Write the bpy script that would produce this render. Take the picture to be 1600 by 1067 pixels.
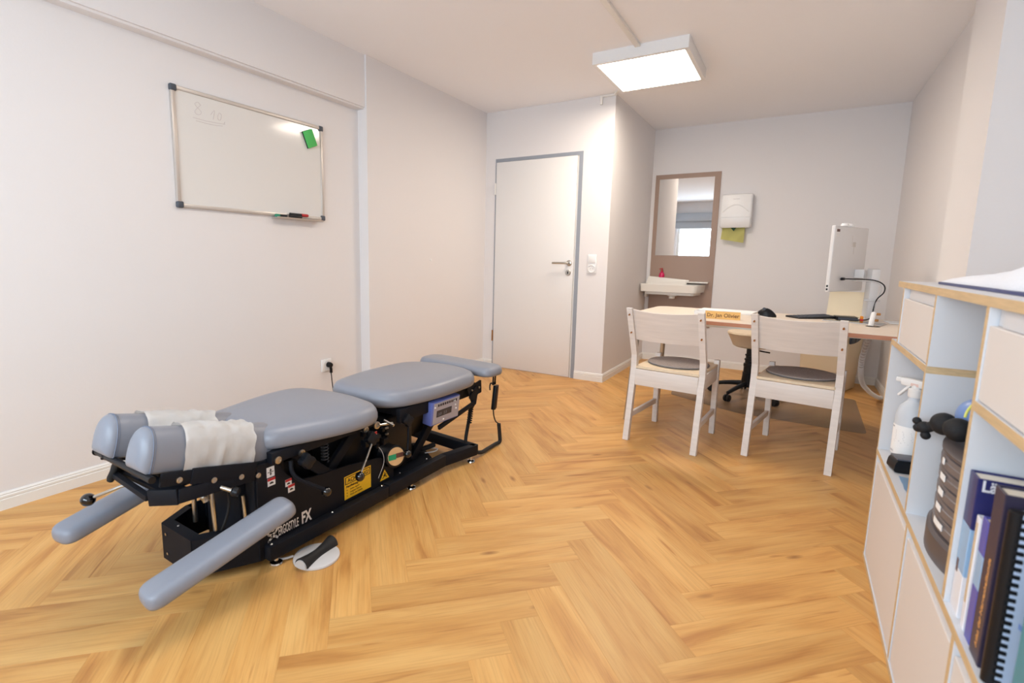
import bpy, bmesh, math, random
from mathutils import Vector, Matrix, noise

for o in list(bpy.data.objects):
    bpy.data.objects.remove(o)
S = bpy.context.scene
COL = S.collection
R = math.radians
PI = math.pi
random.seed(7)

# ------------------------------------------------------------------ camera, world, lights, exposure
cd = bpy.data.cameras.new('camera')
cam = bpy.data.objects.new('camera', cd)
COL.objects.link(cam)
cd.sensor_width = 36.0
cd.sensor_fit = 'HORIZONTAL'
cd.lens = 17.843
cd.shift_x = 0.02673
cd.shift_y = -0.01058
cd.clip_start = 0.02
cd.dof.use_dof = True
cd.dof.focus_distance = 2.7
cd.dof.aperture_fstop = 3.2
ax = Vector((0.852357, 0.522635, 0.018452))   # right
ay = Vector((0.089169, -0.110475, -0.989871))   # down
az = Vector((-0.515303, 0.845368, -0.140767))   # forward
cam.matrix_world = Matrix(((ax[0], -ay[0], -az[0], 0.0), (ax[1], -ay[1], -az[1], 0.0),
                           (ax[2], -ay[2], -az[2], 1.08), (0, 0, 0, 1)))
S.camera = cam

W = bpy.data.worlds.new('daylight')
S.world = W
W.use_nodes = True
W.node_tree.nodes['Background'].inputs['Color'].default_value = (0.80, 0.90, 1.0, 1)
W.node_tree.nodes['Background'].inputs['Strength'].default_value = 3.0

def area(name, loc, direction, sx, sy, power, color):
    l = bpy.data.lights.new(name, 'AREA')
    l.shape = 'RECTANGLE'
    l.size, l.size_y = sx, sy
    l.energy = power
    l.color = color
    o = bpy.data.objects.new(name, l)
    COL.objects.link(o)
    o.location = loc
    o.rotation_euler = Vector(direction).to_track_quat('-Z', 'Y').to_euler()
    return o
area('window_daylight', (-1.05, -1.52, 1.42), (0, 1, -0.06), 2.9, 1.05, 98, (0.695, 0.86, 1.0))
LAMP_POWER = 29.5
LAMP_COLOR = (1.0, 0.87, 0.735)
S.view_settings.view_transform = 'Standard'
S.view_settings.look = 'None'
S.view_settings.gamma = 1.0
S.view_settings.use_curve_mapping = False
S.view_settings.exposure = -0.08

# ------------------------------------------------------------------ materials
def lin(c):
    return tuple((x / 255 / 12.92) if x / 255 <= 0.04045 else ((x / 255 + 0.055) / 1.055) ** 2.4 for x in c) + (1.0,)

def mat(name, rgb, rough=0.6, metal=0.0, var=0.0, scale=8.0, bump=0.0, bscale=60.0, stretch=None, emit=0.0, alpha=1.0, coat=0.0, trans=0.0, spec=0.5):
    m = bpy.data.materials.new(name)
    m.use_nodes = True
    nt = m.node_tree
    b = nt.nodes['Principled BSDF']
    b.inputs['Base Color'].default_value = lin(rgb)
    b.inputs['Roughness'].default_value = rough
    b.inputs['Metallic'].default_value = metal
    b.inputs['Specular IOR Level'].default_value = spec
    if coat:
        b.inputs['Coat Weight'].default_value = coat
        b.inputs['Coat Roughness'].default_value = 0.06
    if alpha < 1:
        b.inputs['Alpha'].default_value = alpha
    if trans:
        b.inputs['Transmission Weight'].default_value = trans
    if emit:
        b.inputs['Emission Color'].default_value = lin(rgb)
        b.inputs['Emission Strength'].default_value = emit
    if var or bump:
        tc = nt.nodes.new('ShaderNodeTexCoord')
        mp = nt.nodes.new('ShaderNodeMapping')
        nt.links.new(tc.outputs['Object'], mp.inputs['Vector'])
        if stretch:
            mp.inputs['Scale'].default_value = stretch
    if var:
        n = nt.nodes.new('ShaderNodeTexNoise')
        n.inputs['Scale'].default_value = scale
        n.inputs['Detail'].default_value = 4
        nt.links.new(mp.outputs['Vector'], n.inputs['Vector'])
        r = nt.nodes.new('ShaderNodeValToRGB')
        c = lin(rgb)
        r.color_ramp.elements[0].position = 0.3
        r.color_ramp.elements[1].position = 0.7
        r.color_ramp.elements[0].color = tuple(x * (1 - var) for x in c[:3]) + (1,)
        r.color_ramp.elements[1].color = tuple(min(1, x * (1 + var)) for x in c[:3]) + (1,)
        nt.links.new(n.outputs['Fac'], r.inputs['Fac'])
        nt.links.new(r.outputs['Color'], b.inputs['Base Color'])
    if bump:
        n2 = nt.nodes.new('ShaderNodeTexNoise')
        n2.inputs['Scale'].default_value = bscale
        n2.inputs['Detail'].default_value = 3
        nt.links.new(mp.outputs['Vector'], n2.inputs['Vector'])
        bp = nt.nodes.new('ShaderNodeBump')
        bp.inputs['Strength'].default_value = bump
        bp.inputs['Distance'].default_value = 0.002
        nt.links.new(n2.outputs['Fac'], bp.inputs['Height'])
        nt.links.new(bp.outputs['Normal'], b.inputs['Normal'])
    return m

def plank_material():
    m = bpy.data.materials.new('oak_vinyl')
    m.use_nodes = True
    nt = m.node_tree
    N, L = nt.nodes, nt.links
    b = N['Principled BSDF']
    tc = N.new('ShaderNodeTexCoord')
    oi = N.new('ShaderNodeObjectInfo')
    off = N.new('ShaderNodeVectorMath'); off.operation = 'SCALE'
    off.inputs[0].default_value = (31.0, 17.0, 9.0)
    L.new(oi.outputs['Random'], off.inputs['Scale'])
    add = N.new('ShaderNodeVectorMath'); add.operation = 'ADD'
    L.new(tc.outputs['Object'], add.inputs[0]); L.new(off.outputs[0], add.inputs[1])
    mp = N.new('ShaderNodeMapping'); mp.inputs['Scale'].default_value = (0.9, 6.0, 1.0)
    L.new(add.outputs[0], mp.inputs['Vector'])
    n1 = N.new('ShaderNodeTexNoise'); n1.inputs['Scale'].default_value = 2.2; n1.inputs['Detail'].default_value = 5; n1.inputs['Distortion'].default_value = 0.6
    L.new(mp.outputs['Vector'], n1.inputs['Vector'])
    mp2 = N.new('ShaderNodeMapping'); mp2.inputs['Scale'].default_value = (2.0, 70.0, 1.0)
    L.new(add.outputs[0], mp2.inputs['Vector'])
    n2 = N.new('ShaderNodeTexNoise'); n2.inputs['Scale'].default_value = 3.0; n2.inputs['Detail'].default_value = 3
    L.new(mp2.outputs['Vector'], n2.inputs['Vector'])
    ramp = N.new('ShaderNodeValToRGB')
    e = ramp.color_ramp.elements
    e[0].position = 0.22; e[0].color = lin((172, 112, 54))
    e[1].position = 0.70; e[1].color = lin((222, 174, 106))
    mid = ramp.color_ramp.elements.new(0.44); mid.color = lin((208, 154, 86))
    L.new(n1.outputs['Fac'], ramp.inputs['Fac'])
    mx = N.new('ShaderNodeMix'); mx.data_type = 'RGBA'; mx.blend_type = 'MULTIPLY'
    r2 = N.new('ShaderNodeValToRGB')
    r2.color_ramp.elements[0].position = 0.3; r2.color_ramp.elements[0].color = (0.74, 0.70, 0.66, 1)
    r2.color_ramp.elements[1].position = 0.55; r2.color_ramp.elements[1].color = (1, 1, 1, 1)
    L.new(n2.outputs['Fac'], r2.inputs['Fac'])
    mx.inputs['Factor'].default_value = 0.5
    L.new(ramp.outputs['Color'], mx.inputs['A']); L.new(r2.outputs['Color'], mx.inputs['B'])
    # knots: small dark spots stretched along the board
    mp3 = N.new('ShaderNodeMapping'); mp3.inputs['Scale'].default_value = (2.6, 7.5, 1.0)
    L.new(add.outputs[0], mp3.inputs['Vector'])
    vo = N.new('ShaderNodeTexVoronoi'); vo.inputs['Scale'].default_value = 1.0
    L.new(mp3.outputs['Vector'], vo.inputs['Vector'])
    r3 = N.new('ShaderNodeValToRGB')
    r3.color_ramp.elements[0].position = 0.02; r3.color_ramp.elements[0].color = (0.34, 0.22, 0.15, 1)
    r3.color_ramp.elements[1].position = 0.11; r3.color_ramp.elements[1].color = (1, 1, 1, 1)
    L.new(vo.outputs['Distance'], r3.inputs['Fac'])
    mk = N.new('ShaderNodeMix'); mk.data_type = 'RGBA'; mk.blend_type = 'MULTIPLY'
    mk.inputs['Factor'].default_value = 0.75
    L.new(mx.outputs['Result'], mk.inputs['A']); L.new(r3.outputs['Color'], mk.inputs['B'])
    # thin dark grain cracks
    mp4 = N.new('ShaderNodeMapping'); mp4.inputs['Scale'].default_value = (1.3, 22.0, 1.0)
    L.new(add.outputs[0], mp4.inputs['Vector'])
    n4 = N.new('ShaderNodeTexNoise'); n4.inputs['Scale'].default_value = 2.0; n4.inputs['Detail'].default_value = 2; n4.inputs['Distortion'].default_value = 0.8
    L.new(mp4.outputs['Vector'], n4.inputs['Vector'])
    r4 = N.new('ShaderNodeValToRGB')
    r4.color_ramp.elements[0].position = 0.66; r4.color_ramp.elements[0].color = (1, 1, 1, 1)
    r4.color_ramp.elements[1].position = 0.76; r4.color_ramp.elements[1].color = (0.62, 0.46, 0.32, 1)
    L.new(n4.outputs['Fac'], r4.inputs['Fac'])
    mc = N.new('ShaderNodeMix'); mc.data_type = 'RGBA'; mc.blend_type = 'MULTIPLY'
    mc.inputs['Factor'].default_value = 0.8
    L.new(mk.outputs['Result'], mc.inputs['A']); L.new(r4.outputs['Color'], mc.inputs['B'])
    mk = mc
    # board to board tone
    hs = N.new('ShaderNodeHueSaturation')
    mr = N.new('ShaderNodeMapRange'); mr.inputs['To Min'].default_value = 0.90; mr.inputs['To Max'].default_value = 1.08
    L.new(oi.outputs['Random'], mr.inputs['Value']); L.new(mr.outputs['Result'], hs.inputs['Value'])
    hs.inputs['Saturation'].default_value = 1.0
    L.new(mk.outputs['Result'], hs.inputs['Color'])
    L.new(hs.outputs['Color'], b.inputs['Base Color'])
    b.inputs['Roughness'].default_value = 0.42
    b.inputs['Specular IOR Level'].default_value = 0.45
    bp = N.new('ShaderNodeBump'); bp.inputs['Strength'].default_value = 0.12; bp.inputs['Distance'].default_value = 0.001
    L.new(n2.outputs['Fac'], bp.inputs['Height']); L.new(bp.outputs['Normal'], b.inputs['Normal'])
    return m

M = dict(
    wall=mat('wall_paint', (230, 227, 227), 0.85, bump=0.18, bscale=90),
    ceil=mat('ceiling_paint', (246, 246, 249), 0.9, bump=0.12, bscale=80),
    trim=mat('white_trim', (236, 234, 230), 0.45),
    door=mat('door_lacquer', (234, 232, 230), 0.4),
    seal=mat('grey_frame', (150, 156, 166), 0.5),
    satin=mat('satin_steel', (190, 186, 178), 0.3, 1.0),
    chrome=mat('chrome', (215, 215, 215), 0.12, 1.0),
    brass=mat('brass', (176, 128, 80), 0.35, 1.0),
    white=mat('white_plastic', (236, 236, 236), 0.35),
    wboard=mat('whiteboard_enamel', (226, 224, 221), 0.10, spec=0.5),
    alu=mat('board_aluminium', (206, 200, 194), 0.4, 0.6),
    dkgrey=mat('dark_grey_plastic', (70, 76, 86), 0.5),
    green=mat('green_felt', (84, 190, 100), 0.8, bump=0.3, bscale=300),
    black=mat('black_plastic', (18, 20, 25), 0.38, spec=0.3),
    matblack=mat('black_powdercoat', (17, 20, 28), 0.6, bump=0.08, bscale=500, spec=0.22),
    gloss=mat('black_gloss', (10, 11, 14), 0.08, coat=0.5),
    rubber=mat('black_rubber', (20, 20, 22), 0.7),
    pad=mat('blue_grey_vinyl', (134, 138, 149), 0.36, bump=0.10, bscale=700, spec=0.5),
    stitch=mat('stitching', (108, 118, 138), 0.6),
    tissue=mat('white_tissue', (250, 248, 246), 0.9, bump=0.5, bscale=40),
    red=mat('red_print', (190, 40, 44), 0.5),
    yellow=mat('yellow_print', (236, 188, 36), 0.5),
    print_white=mat('white_print', (232, 228, 226), 0.5),
    print_black=mat('black_print', (20, 20, 20), 0.5),
    blue=mat('blue_plastic', (104, 118, 190), 0.4),
    panelgrey=mat('console_face', (172, 170, 182), 0.4),
    lcd=mat('lcd_dark', (52, 58, 70), 0.15),
    beige=mat('gauge_face', (214, 176, 128), 0.5),
    gaugegreen=mat('gauge_green', (24, 150, 104), 0.5),
    brown=mat('brown_plastic', (96, 60, 52), 0.45),
    palegrey=mat('pale_grey_plastic', (208, 206, 206), 0.5),
    mirrorpanel=mat('taupe_panel', (166, 142, 128), 0.5),
    mirror=mat('mirror_glass', (240, 240, 240), 0.01, 1.0),
    ceramic=mat('ceramic', (238, 234, 226), 0.15, coat=0.3),
    pink=mat('pink_soap', (214, 30, 92), 0.25),
    lime=mat('green_towel_paper', (226, 222, 150), 0.9, bump=0.4, bscale=60),
    dkgreen=mat('dark_green_print', (40, 84, 56), 0.8),
    chair=mat('whitewashed_pine', (226, 218, 212), 0.5, var=0.05, scale=3, stretch=(2, 2, 22)),
    seatwood=mat('pale_ply', (230, 212, 184), 0.45, var=0.04, scale=3, stretch=(20, 2, 2)),
    felt=mat('grey_felt', (150, 140, 135), 0.95, var=0.18, scale=160, bump=0.5, bscale=240),
    desk=mat('desk_top', (226, 212, 196), 0.4, var=0.03, scale=2, stretch=(3, 14, 3)),
    deskedge=mat('desk_edge', (186, 128, 98), 0.5, var=0.08, scale=10),
    cream=mat('cream_plastic', (236, 220, 190), 0.5),
    seatcream=mat('cream_upholstery', (232, 214, 186), 0.6),
    matfilm=mat('clear_floor_mat', (150, 136, 122), 0.28, alpha=0.30),
    imac=mat('white_monitor', (222, 220, 220), 0.35),
    screen=mat('screen_glass', (14, 15, 18), 0.08),
    gold=mat('bamboo_nameplate', (226, 178, 104), 0.45, var=0.06, scale=6, stretch=(2, 20, 20)),
    ink=mat('brown_ink', (92, 52, 28), 0.6),
    paper=mat('white_paper', (240, 240, 240), 0.85),
    orange=mat('orange_plastic', (240, 150, 30), 0.4),
    shelfwhite=mat('shelf_white', (214, 215, 219), 0.45),
    shelfdoor=mat('shelf_door', (224, 218, 214), 0.5),
    ply=mat('birch_ply_edge', (208, 180, 138), 0.55, var=0.10, scale=4, stretch=(14, 3, 40)),
    towel=mat('terry_towel', (236, 238, 244), 0.95, bump=0.9, bscale=260),
    navy=mat('navy_cover', (44, 58, 112), 0.4),
    frost=mat('frosted_bottle', (204, 210, 218), 0.45),
    label=mat('white_label', (244, 244, 244), 0.6),
    lblue=mat('light_blue_cloth', (164, 198, 228), 0.8),
    orggrey=mat('organiser_grey', (112, 104, 104), 0.4),
    orgdark=mat('organiser_dark', (88, 80, 80), 0.45),
    blackfoam=mat('black_foam', (20, 21, 25), 0.75, bump=0.3, bscale=250),
    ballblue=mat('blue_ball', (112, 142, 196), 0.35),
    yel=mat('yellow_strip', (226, 226, 110), 0.5),
    bknavy=mat('book_navy', (40, 42, 100), 0.35),
    bkblue=mat('book_sky', (150, 184, 218), 0.4),
    bkwhite=mat('book_white', (232, 232, 238), 0.45),
    bkviolet=mat('book_violet', (84, 88, 176), 0.4),
    bkdark=mat('book_dark', (50, 44, 66), 0.4),
    bkgold=mat('gold_foil', (222, 160, 92), 0.4),
    bkpale=mat('book_pale_blue', (184, 198, 222), 0.45),
    bkteal=mat('book_teal', (58, 140, 158), 0.4),
    pages=mat('page_block', (236, 230, 218), 0.8),
    plank=plank_material(),
    subfloor=mat('subfloor', (128, 88, 50), 0.9),
    blind=mat('blind_grey', (176, 182, 190), 0.7),
)
def lamp_material(power):
    m = bpy.data.materials.new('lamp_diffuser')
    m.use_nodes = True
    nt = m.node_tree
    nt.nodes.remove(nt.nodes['Principled BSDF'])
    e = nt.nodes.new('ShaderNodeEmission')
    e.inputs['Color'].default_value = LAMP_COLOR + (1,)
    e.inputs['Strength'].default_value = power
    nt.links.new(e.outputs[0], nt.nodes['Material Output'].inputs['Surface'])
    return m
M['lamp'] = lamp_material(LAMP_POWER)
M['lamp_dimmed'] = lamp_material(LAMP_POWER * 0.53)
def glass_material():
    m = bpy.data.materials.new('window_glass')
    m.use_nodes = True
    nt = m.node_tree
    nt.nodes.remove(nt.nodes['Principled BSDF'])
    t = nt.nodes.new('ShaderNodeBsdfTransparent'); g = nt.nodes.new('ShaderNodeBsdfGlossy'); mx = nt.nodes.new('ShaderNodeMixShader')
    g.inputs['Roughness'].default_value = 0.02
    mx.inputs['Fac'].default_value = 0.06
    nt.links.new(t.outputs[0], mx.inputs[1]); nt.links.new(g.outputs[0], mx.inputs[2])
    nt.links.new(mx.outputs[0], nt.nodes['Material Output'].inputs['Surface'])
    return m
M['glass'] = glass_material()

# ------------------------------------------------------------------ builders
ORIG = {}
def thing(name, label, cat, loc=(0, 0, 0), rotz=0.0, group=None):
    o = bpy.data.objects.new(name, None)
    COL.objects.link(o)
    o.empty_display_size = 0.05
    o.location = loc
    o.rotation_euler = (0, 0, rotz)
    ORIG[o.name] = Matrix.Translation(loc) @ Matrix.Rotation(rotz, 4, 'Z')
    o['label'] = label
    o['category'] = cat
    if group:
        o['group'] = group
    return o

def obj(name, bm, m, parent=None, smooth=35, local=False, mats=None, label=None):
    """One mesh object. bm is in world space unless local=True (then it is in the parent's space)."""
    root = parent
    if root is not None:
        while root.parent is not None:
            root = root.parent
    if parent is not None and not local:
        bm.transform(ORIG[root.name].inverted() if root.name in ORIG else Matrix.Identity(4))
    bmesh.ops.recalc_face_normals(bm, faces=bm.faces[:])
    me = bpy.data.meshes.new(name)
    bm.to_mesh(me)
    bm.free()
    for mm in (mats or [m]):
        me.materials.append(mm)
    if smooth:
        me.polygons.foreach_set('use_smooth', [True] * len(me.polygons))
        me.set_sharp_from_angle(angle=R(smooth))
    o = bpy.data.objects.new(name, me)
    COL.objects.link(o)
    if parent is not None:
        o.parent = parent
    if label:
        o['label'] = label
    return o

def tag(o, label, cat, group=None):
    o['label'] = label
    o['category'] = cat
    if group:
        o['group'] = group
    return o

def struct(name, bm, m, parent=None, smooth=30, mats=None):
    o = obj(name, bm, m, parent, smooth, mats=mats)
    if parent is None:
        o['kind'] = 'structure'
    return o

def NB():
    return bmesh.new()

def box(bm, lo, hi, bev=0.0, seg=2, mtx=None, mi=0):
    r = bmesh.ops.create_cube(bm, size=1.0)
    vs = r['verts']
    lo, hi = Vector(lo), Vector(hi)
    for v in vs:
        v.co = Vector(((v.co.x + .5) * (hi.x - lo.x) + lo.x, (v.co.y + .5) * (hi.y - lo.y) + lo.y, (v.co.z + .5) * (hi.z - lo.z) + lo.z))
    fs = set(f for v in vs for f in v.link_faces)
    allv = set(vs)
    if bev:
        es = list(set(e for v in vs for e in v.link_edges))
        rr = bmesh.ops.bevel(bm, geom=es, offset=bev, segments=seg, affect='EDGES', profile=0.5)
        allv |= set(rr['verts'])
        fs |= set(rr['faces'])
        fs = set(f for f in fs if f.is_valid)
        allv = set(v for v in allv if v.is_valid)
    if mtx is not None:
        for v in allv:
            v.co = mtx @ v.co
    for f in fs:
        if f.is_valid:
            f.material_index = mi
    return list(allv)

def obox(bm, p0, p1, w, h, bev=0.0, up=(0, 0, 1), mi=0):
    """Bar from p0 to p1, w wide, h high."""
    p0, p1 = Vector(p0), Vector(p1)
    d = p1 - p0
    y = d.normalized()
    z = Vector(up)
    x = y.cross(z)
    if x.length < 1e-5:
        x = y.cross(Vector((0, 1, 0)))
    x.normalize()
    z = x.cross(y).normalized()
    m = Matrix(((x.x, y.x, z.x, p0.x), (x.y, y.y, z.y, p0.y), (x.z, y.z, z.z, p0.z), (0, 0, 0, 1)))
    return box(bm, (-w / 2, 0, -h / 2), (w / 2, d.length, h / 2), bev, 2, m, mi)

def frame_of(d):
    d = d.normalized()
    a = Vector((0, 0, 1)) if abs(d.z) < 0.9 else Vector((1, 0, 0))
    u = d.cross(a).normalized()
    return u, d.cross(u).normalized()

def loft(bm, rings, closed=True, cap0=True, cap1=True, mi=0):
    prev = None
    first = None
    for rg in rings:
        vs = [bm.verts.new(p) for p in rg]
        if prev is not None:
            n = len(vs)
            for i in range(n if closed else n - 1):
                f = bm.faces.new((prev[i], prev[(i + 1) % n], vs[(i + 1) % n], vs[i]))
                f.material_index = mi
        else:
            first = vs
        prev = vs
    if cap0:
        f = bm.faces.new(list(reversed(first))); f.material_index = mi
    if cap1:
        f = bm.faces.new(prev); f.material_index = mi

def cyl(bm, p0, p1, r0, r1=None, seg=20, mi=0):
    r1 = r0 if r1 is None else r1
    p0, p1 = Vector(p0), Vector(p1)
    u, v = frame_of(p1 - p0)
    ring = lambda p, r: [p + (u * math.cos(2 * PI * i / seg) + v * math.sin(2 * PI * i / seg)) * r for i in range(seg)]
    loft(bm, [ring(p0, r0), ring(p1, r1)], mi=mi)

def lathe(bm, base, axis, prof, seg=28, mi=0):
    """prof: (radius, distance along axis)."""
    base, axis = Vector(base), Vector(axis).normalized()
    u, v = frame_of(axis)
    rings = [[base + axis * h + (u * math.cos(2 * PI * i / seg) + v * math.sin(2 * PI * i / seg)) * max(r, 1e-4) for i in range(seg)] for r, h in prof]
    loft(bm, rings, mi=mi)

def ball(bm, c, r, seg=20, scale=(1, 1, 1), mi=0):
    rr = bmesh.ops.create_uvsphere(bm, u_segments=seg, v_segments=seg // 2 + 2, radius=r)
    for v in rr['verts']:
        v.co = Vector((v.co.x * scale[0], v.co.y * scale[1], v.co.z * scale[2])) + Vector(c)
        for f in v.link_faces:
            f.material_index = mi

def catmull(pts, n=8):
    P = [Vector(p) for p in pts]
    P = [P[0] * 2 - P[1]] + P + [P[-1] * 2 - P[-2]]
    out = []
    for i in range(1, len(P) - 2):
        for k in range(n):
            t = k / n
            a, b, c, d = P[i - 1], P[i], P[i + 1], P[i + 2]
            out.append(0.5 * ((2 * b) + (c - a) * t + (2 * a - 5 * b + 4 * c - d) * t * t + (3 * b - a - 3 * c + d) * t ** 3))
    out.append(P[-2])
    return out

def tube(bm, pts, r, seg=10, smooth=0, mi=0, rfun=None):
    P = catmull(pts, smooth) if smooth else [Vector(p) for p in pts]
    rings = []
    u = None
    for i, p in enumerate(P):
        d = (P[min(i + 1, len(P) - 1)] - P[max(i - 1, 0)]).normalized()
        if u is None:
            u, v = frame_of(d)
        else:
            u = (u - d * u.dot(d)).normalized()
            v = d.cross(u)
        rr = r if rfun is None else rfun(i / (len(P) - 1)) * r
        rings.append([p + (u * math.cos(2 * PI * k / seg) + v * math.sin(2 * PI * k / seg)) * rr for k in range(seg)])
    loft(bm, rings, mi=mi)

def prism(bm, poly, z0, z1, mi=0, axes='xy', off=0.0):
    """Extrude a polygon. axes 'xy' -> extrude in z; 'yz' -> in x; 'xz' -> in y."""
    def P(a, b, c):
        return {'xy': (a, b, c), 'yz': (c, a, b), 'xz': (a, c, b)}[axes]
    loft(bm, [[Vector(P(a, b, z0)) for a, b in poly], [Vector(P(a, b, z1)) for a, b in poly]], mi=mi)

def rounded(poly, r, n=6):
    """Round the corners of a polygon (list of (x, y) or (x, y, r))."""
    out = []
    N = len(poly)
    for i in range(N):
        p = Vector(poly[i][:2]); a = Vector(poly[i - 1][:2]); b = Vector(poly[(i + 1) % N][:2])
        rr = poly[i][2] if len(poly[i]) > 2 else r
        da, db = (a - p), (b - p)
        la = min(rr, da.length * .48); lb = min(rr, db.length * .48)
        q0, q1 = p + da.normalized() * la, p + db.normalized() * lb
        for k in range(n + 1):
            t = k / n
            out.append((q0 * (1 - t) ** 2 + p * 2 * t * (1 - t) + q1 * t * t)[:])
    return [(x, y) for x, y in out]

def inset(poly, d):
    """Move every vertex of a convex-ish polygon inwards by d."""
    P = [Vector(p) for p in poly]
    N = len(P)
    area2 = sum(P[i].x * P[(i + 1) % N].y - P[(i + 1) % N].x * P[i].y for i in range(N))
    s = 1 if area2 > 0 else -1
    out = []
    for i in range(N):
        t = (P[(i + 1) % N] - P[i - 1])
        if t.length < 1e-9:
            t = Vector((1, 0))
        t.normalize()
        n = Vector((-t.y, t.x)) * s
        out.append(P[i] + n * d)
    return [(v.x, v.y) for v in out]

def cushion(bm, poly, z0, z1, edge=0.03, crown=0.006, mtx=None):
    """Upholstered pad from an outline: soft lower edge, generous rounded top edge, crowned top."""
    h = z1 - z0
    prof = [(edge * .5, 0.0), (edge * .12, 0.08), (0.0, 0.25), (0.0, 0.45), (edge * .12, 0.66), (edge * .38, 0.84), (edge * .8, 0.95), (edge * 1.5, 1.0)]
    rings = [[Vector((x, y, z0 + h * t)) for x, y in inset(poly, i)] for i, t in prof]
    cx = sum(p[0] for p in poly) / len(poly); cy = sum(p[1] for p in poly) / len(poly)
    last = rings[-1]
    for k in (0.7, 0.4, 0.12):
        rings.append([Vector((cx + (p.x - cx) * k, cy + (p.y - cy) * k, z1 + crown * (1 - k * k))) for p in last])
    if mtx is not None:
        rings = [[mtx @ p for p in rg] for rg in rings]
    loft(bm, rings)

FONT_CACHE = {}
def text_bm(txt, size, mtx, depth=0.0006, align='LEFT', sx=1.0, bold=0.0):
    c = bpy.data.curves.new('t', 'FONT')
    c.body = txt
    c.size = size
    c.extrude = depth
    c.offset = bold
    c.align_x = align
    c.resolution_u = 3
    o = bpy.data.objects.new('t', c)
    COL.objects.link(o)
    dg = bpy.context.evaluated_depsgraph_get()
    me = bpy.data.meshes.new_from_object(o.evaluated_get(dg))
    bm = bmesh.new()
    bm.from_mesh(me)
    bpy.data.objects.remove(o)
    bpy.data.curves.remove(c)
    bpy.data.meshes.remove(me)
    for v in bm.verts:
        v.co = mtx @ Vector((v.co.x * sx, v.co.y, v.co.z))
    return bm

def axes_m(o, x, y):
    x, y = Vector(x).normalized(), Vector(y).normalized()
    z = x.cross(y).normalized()
    y = z.cross(x)
    return Matrix(((x.x, y.x, z.x, o[0]), (x.y, y.y, z.y, o[1]), (x.z, y.z, z.z, o[2]), (0, 0, 0, 1)))

# ------------------------------------------------------------------ the room
XN, XP = -2.755, -2.667          # niche wall, pier wall on the left
YD, YA, YB = 4.344, 5.714, -1.30  # door wall, alcove back wall, wall behind the viewer
XC = -1.413                       # alcove left wall
XR, XK = 0.70, 0.64               # alcove right wall, pillar face
ZC = 2.455

# floor: herringbone of oak boards
bm = NB(); box(bm, (-3.0, -1.5, -0.06), (1.3, 5.95, -0.006))
floor = struct('floor', bm, M['subfloor'])
L_, W_ = 0.620, 0.124
ang = R(45.3)
U = Vector((math.cos(ang), math.sin(ang))); V = Vector((-math.sin(ang), math.cos(ang)))
P0 = Vector((-1.020, 1.214))
def plank_mesh():
    bm = NB()
    g = 0.0001
    box(bm, (g, g, -0.006), (L_ - g, W_ - g, 0.0))
    bmesh.ops.bevel(bm, geom=[e for e in bm.edges if all(abs(v.co.z) < 1e-6 for v in e.verts)], offset=0.0002, segments=1, affect='EDGES')
    me = bpy.data.meshes.new('plank')
    bm.to_mesh(me); bm.free()
    me.materials.append(M['plank'])
    return me
PM = plank_mesh()
def in_room(p):
    if not (-1.34 < p.y < 5.78 and -2.80 < p.x < 1.05):
        return False
    if p.y > 4.46 and p.x < -1.52:
        return False
    return True
cands = []
for m_ in range(-12, 13):
    for i_ in range(-70, 71):
        for kind in (0, 1):
            if kind == 0:
                a0, b0, ext = m_ * L_ - i_ * W_, -m_ * L_ - i_ * W_, (L_, W_)
            else:
                a0, b0, ext = m_ * L_ + L_ - i_ * W_, -m_ * L_ + W_ - i_ * W_ - L_, (W_, L_)
            cor = [P0 + U * (a0 + ext[0] * s) + V * (b0 + ext[1] * t) for s in (0, .5, 1) for t in (0, .5, 1)]
            if not any(in_room(c) for c in cor):
                continue
            ctr = cor[4]
            if kind == 0:
                o0, rz = P0 + U * a0 + V * b0, ang
            else:
                o0, rz = P0 + U * (a0 + W_) + V * b0, ang + PI / 2
            # rank: boards in front of the viewer first
            f = (ctr.x * az.x + ctr.y * az.y)
            s_ = (ctr.x * ax.x + ctr.y * ax.y)
            seen = f > 0.35 and abs(s_) < f * 1.15 + 0.6
            cands.append((0 if seen else 1, ctr.length, o0, rz))
cands.sort(key=lambda t: (t[0], t[1]))
rest = NB()
for k, (sn, d, o0, rz) in enumerate(cands):
    if k < 298:
        o = bpy.data.objects.new('plank', PM)
        COL.objects.link(o)
        o.location = (o0.x, o0.y, 0.0)
        o.rotation_euler = (0, 0, rz)
        o.parent = floor
    else:
        mt = Matrix.Translation((o0.x, o0.y, 0)) @ Matrix.Rotation(rz, 4, 'Z')
        box(rest, (0.0006, 0.0006, -0.006), (L_ - 0.0006, W_ - 0.0006, 0.0), mtx=mt)
ro = obj('plank_remainder', rest, M['plank'], floor, smooth=0)
ro['kind'] = 'stuff'

# ceiling and walls
bm = NB(); box(bm, (-3.0, -1.5, ZC), (1.3, 5.95, ZC + 0.1)); struct('ceiling', bm, M['ceil'])
bm = NB(); box(bm, (-2.95, YB, 0), (XN, 2.737, ZC)); struct('wall_left', bm, M['wall'])
bm = NB(); box(bm, (-2.95, 2.737, 0), (XP, YD, ZC), 0.0); struct('wall_left_pier', bm, M['wall'])
bm = NB()
box(bm, (XN, YB, 2.10), (-2.682, 2.737, ZC))
es = [e for e in bm.edges if all(abs(v.co.x + 2.682) < 1e-4 and abs(v.co.z - 2.10) < 1e-4 for v in e.verts)]
bmesh.ops.bevel(bm, geom=es, offset=0.012, segments=4, affect='EDGES')
struct('trim_1', bm, M['wall'])
DX0, DX1, DZ = -2.555, -1.675, 2.02
bm = NB()
box(bm, (-2.95, YD, 0), (DX0, YD + 0.12, ZC))
box(bm, (DX1, YD, 0), (XC, YD + 0.12, ZC))
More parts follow.
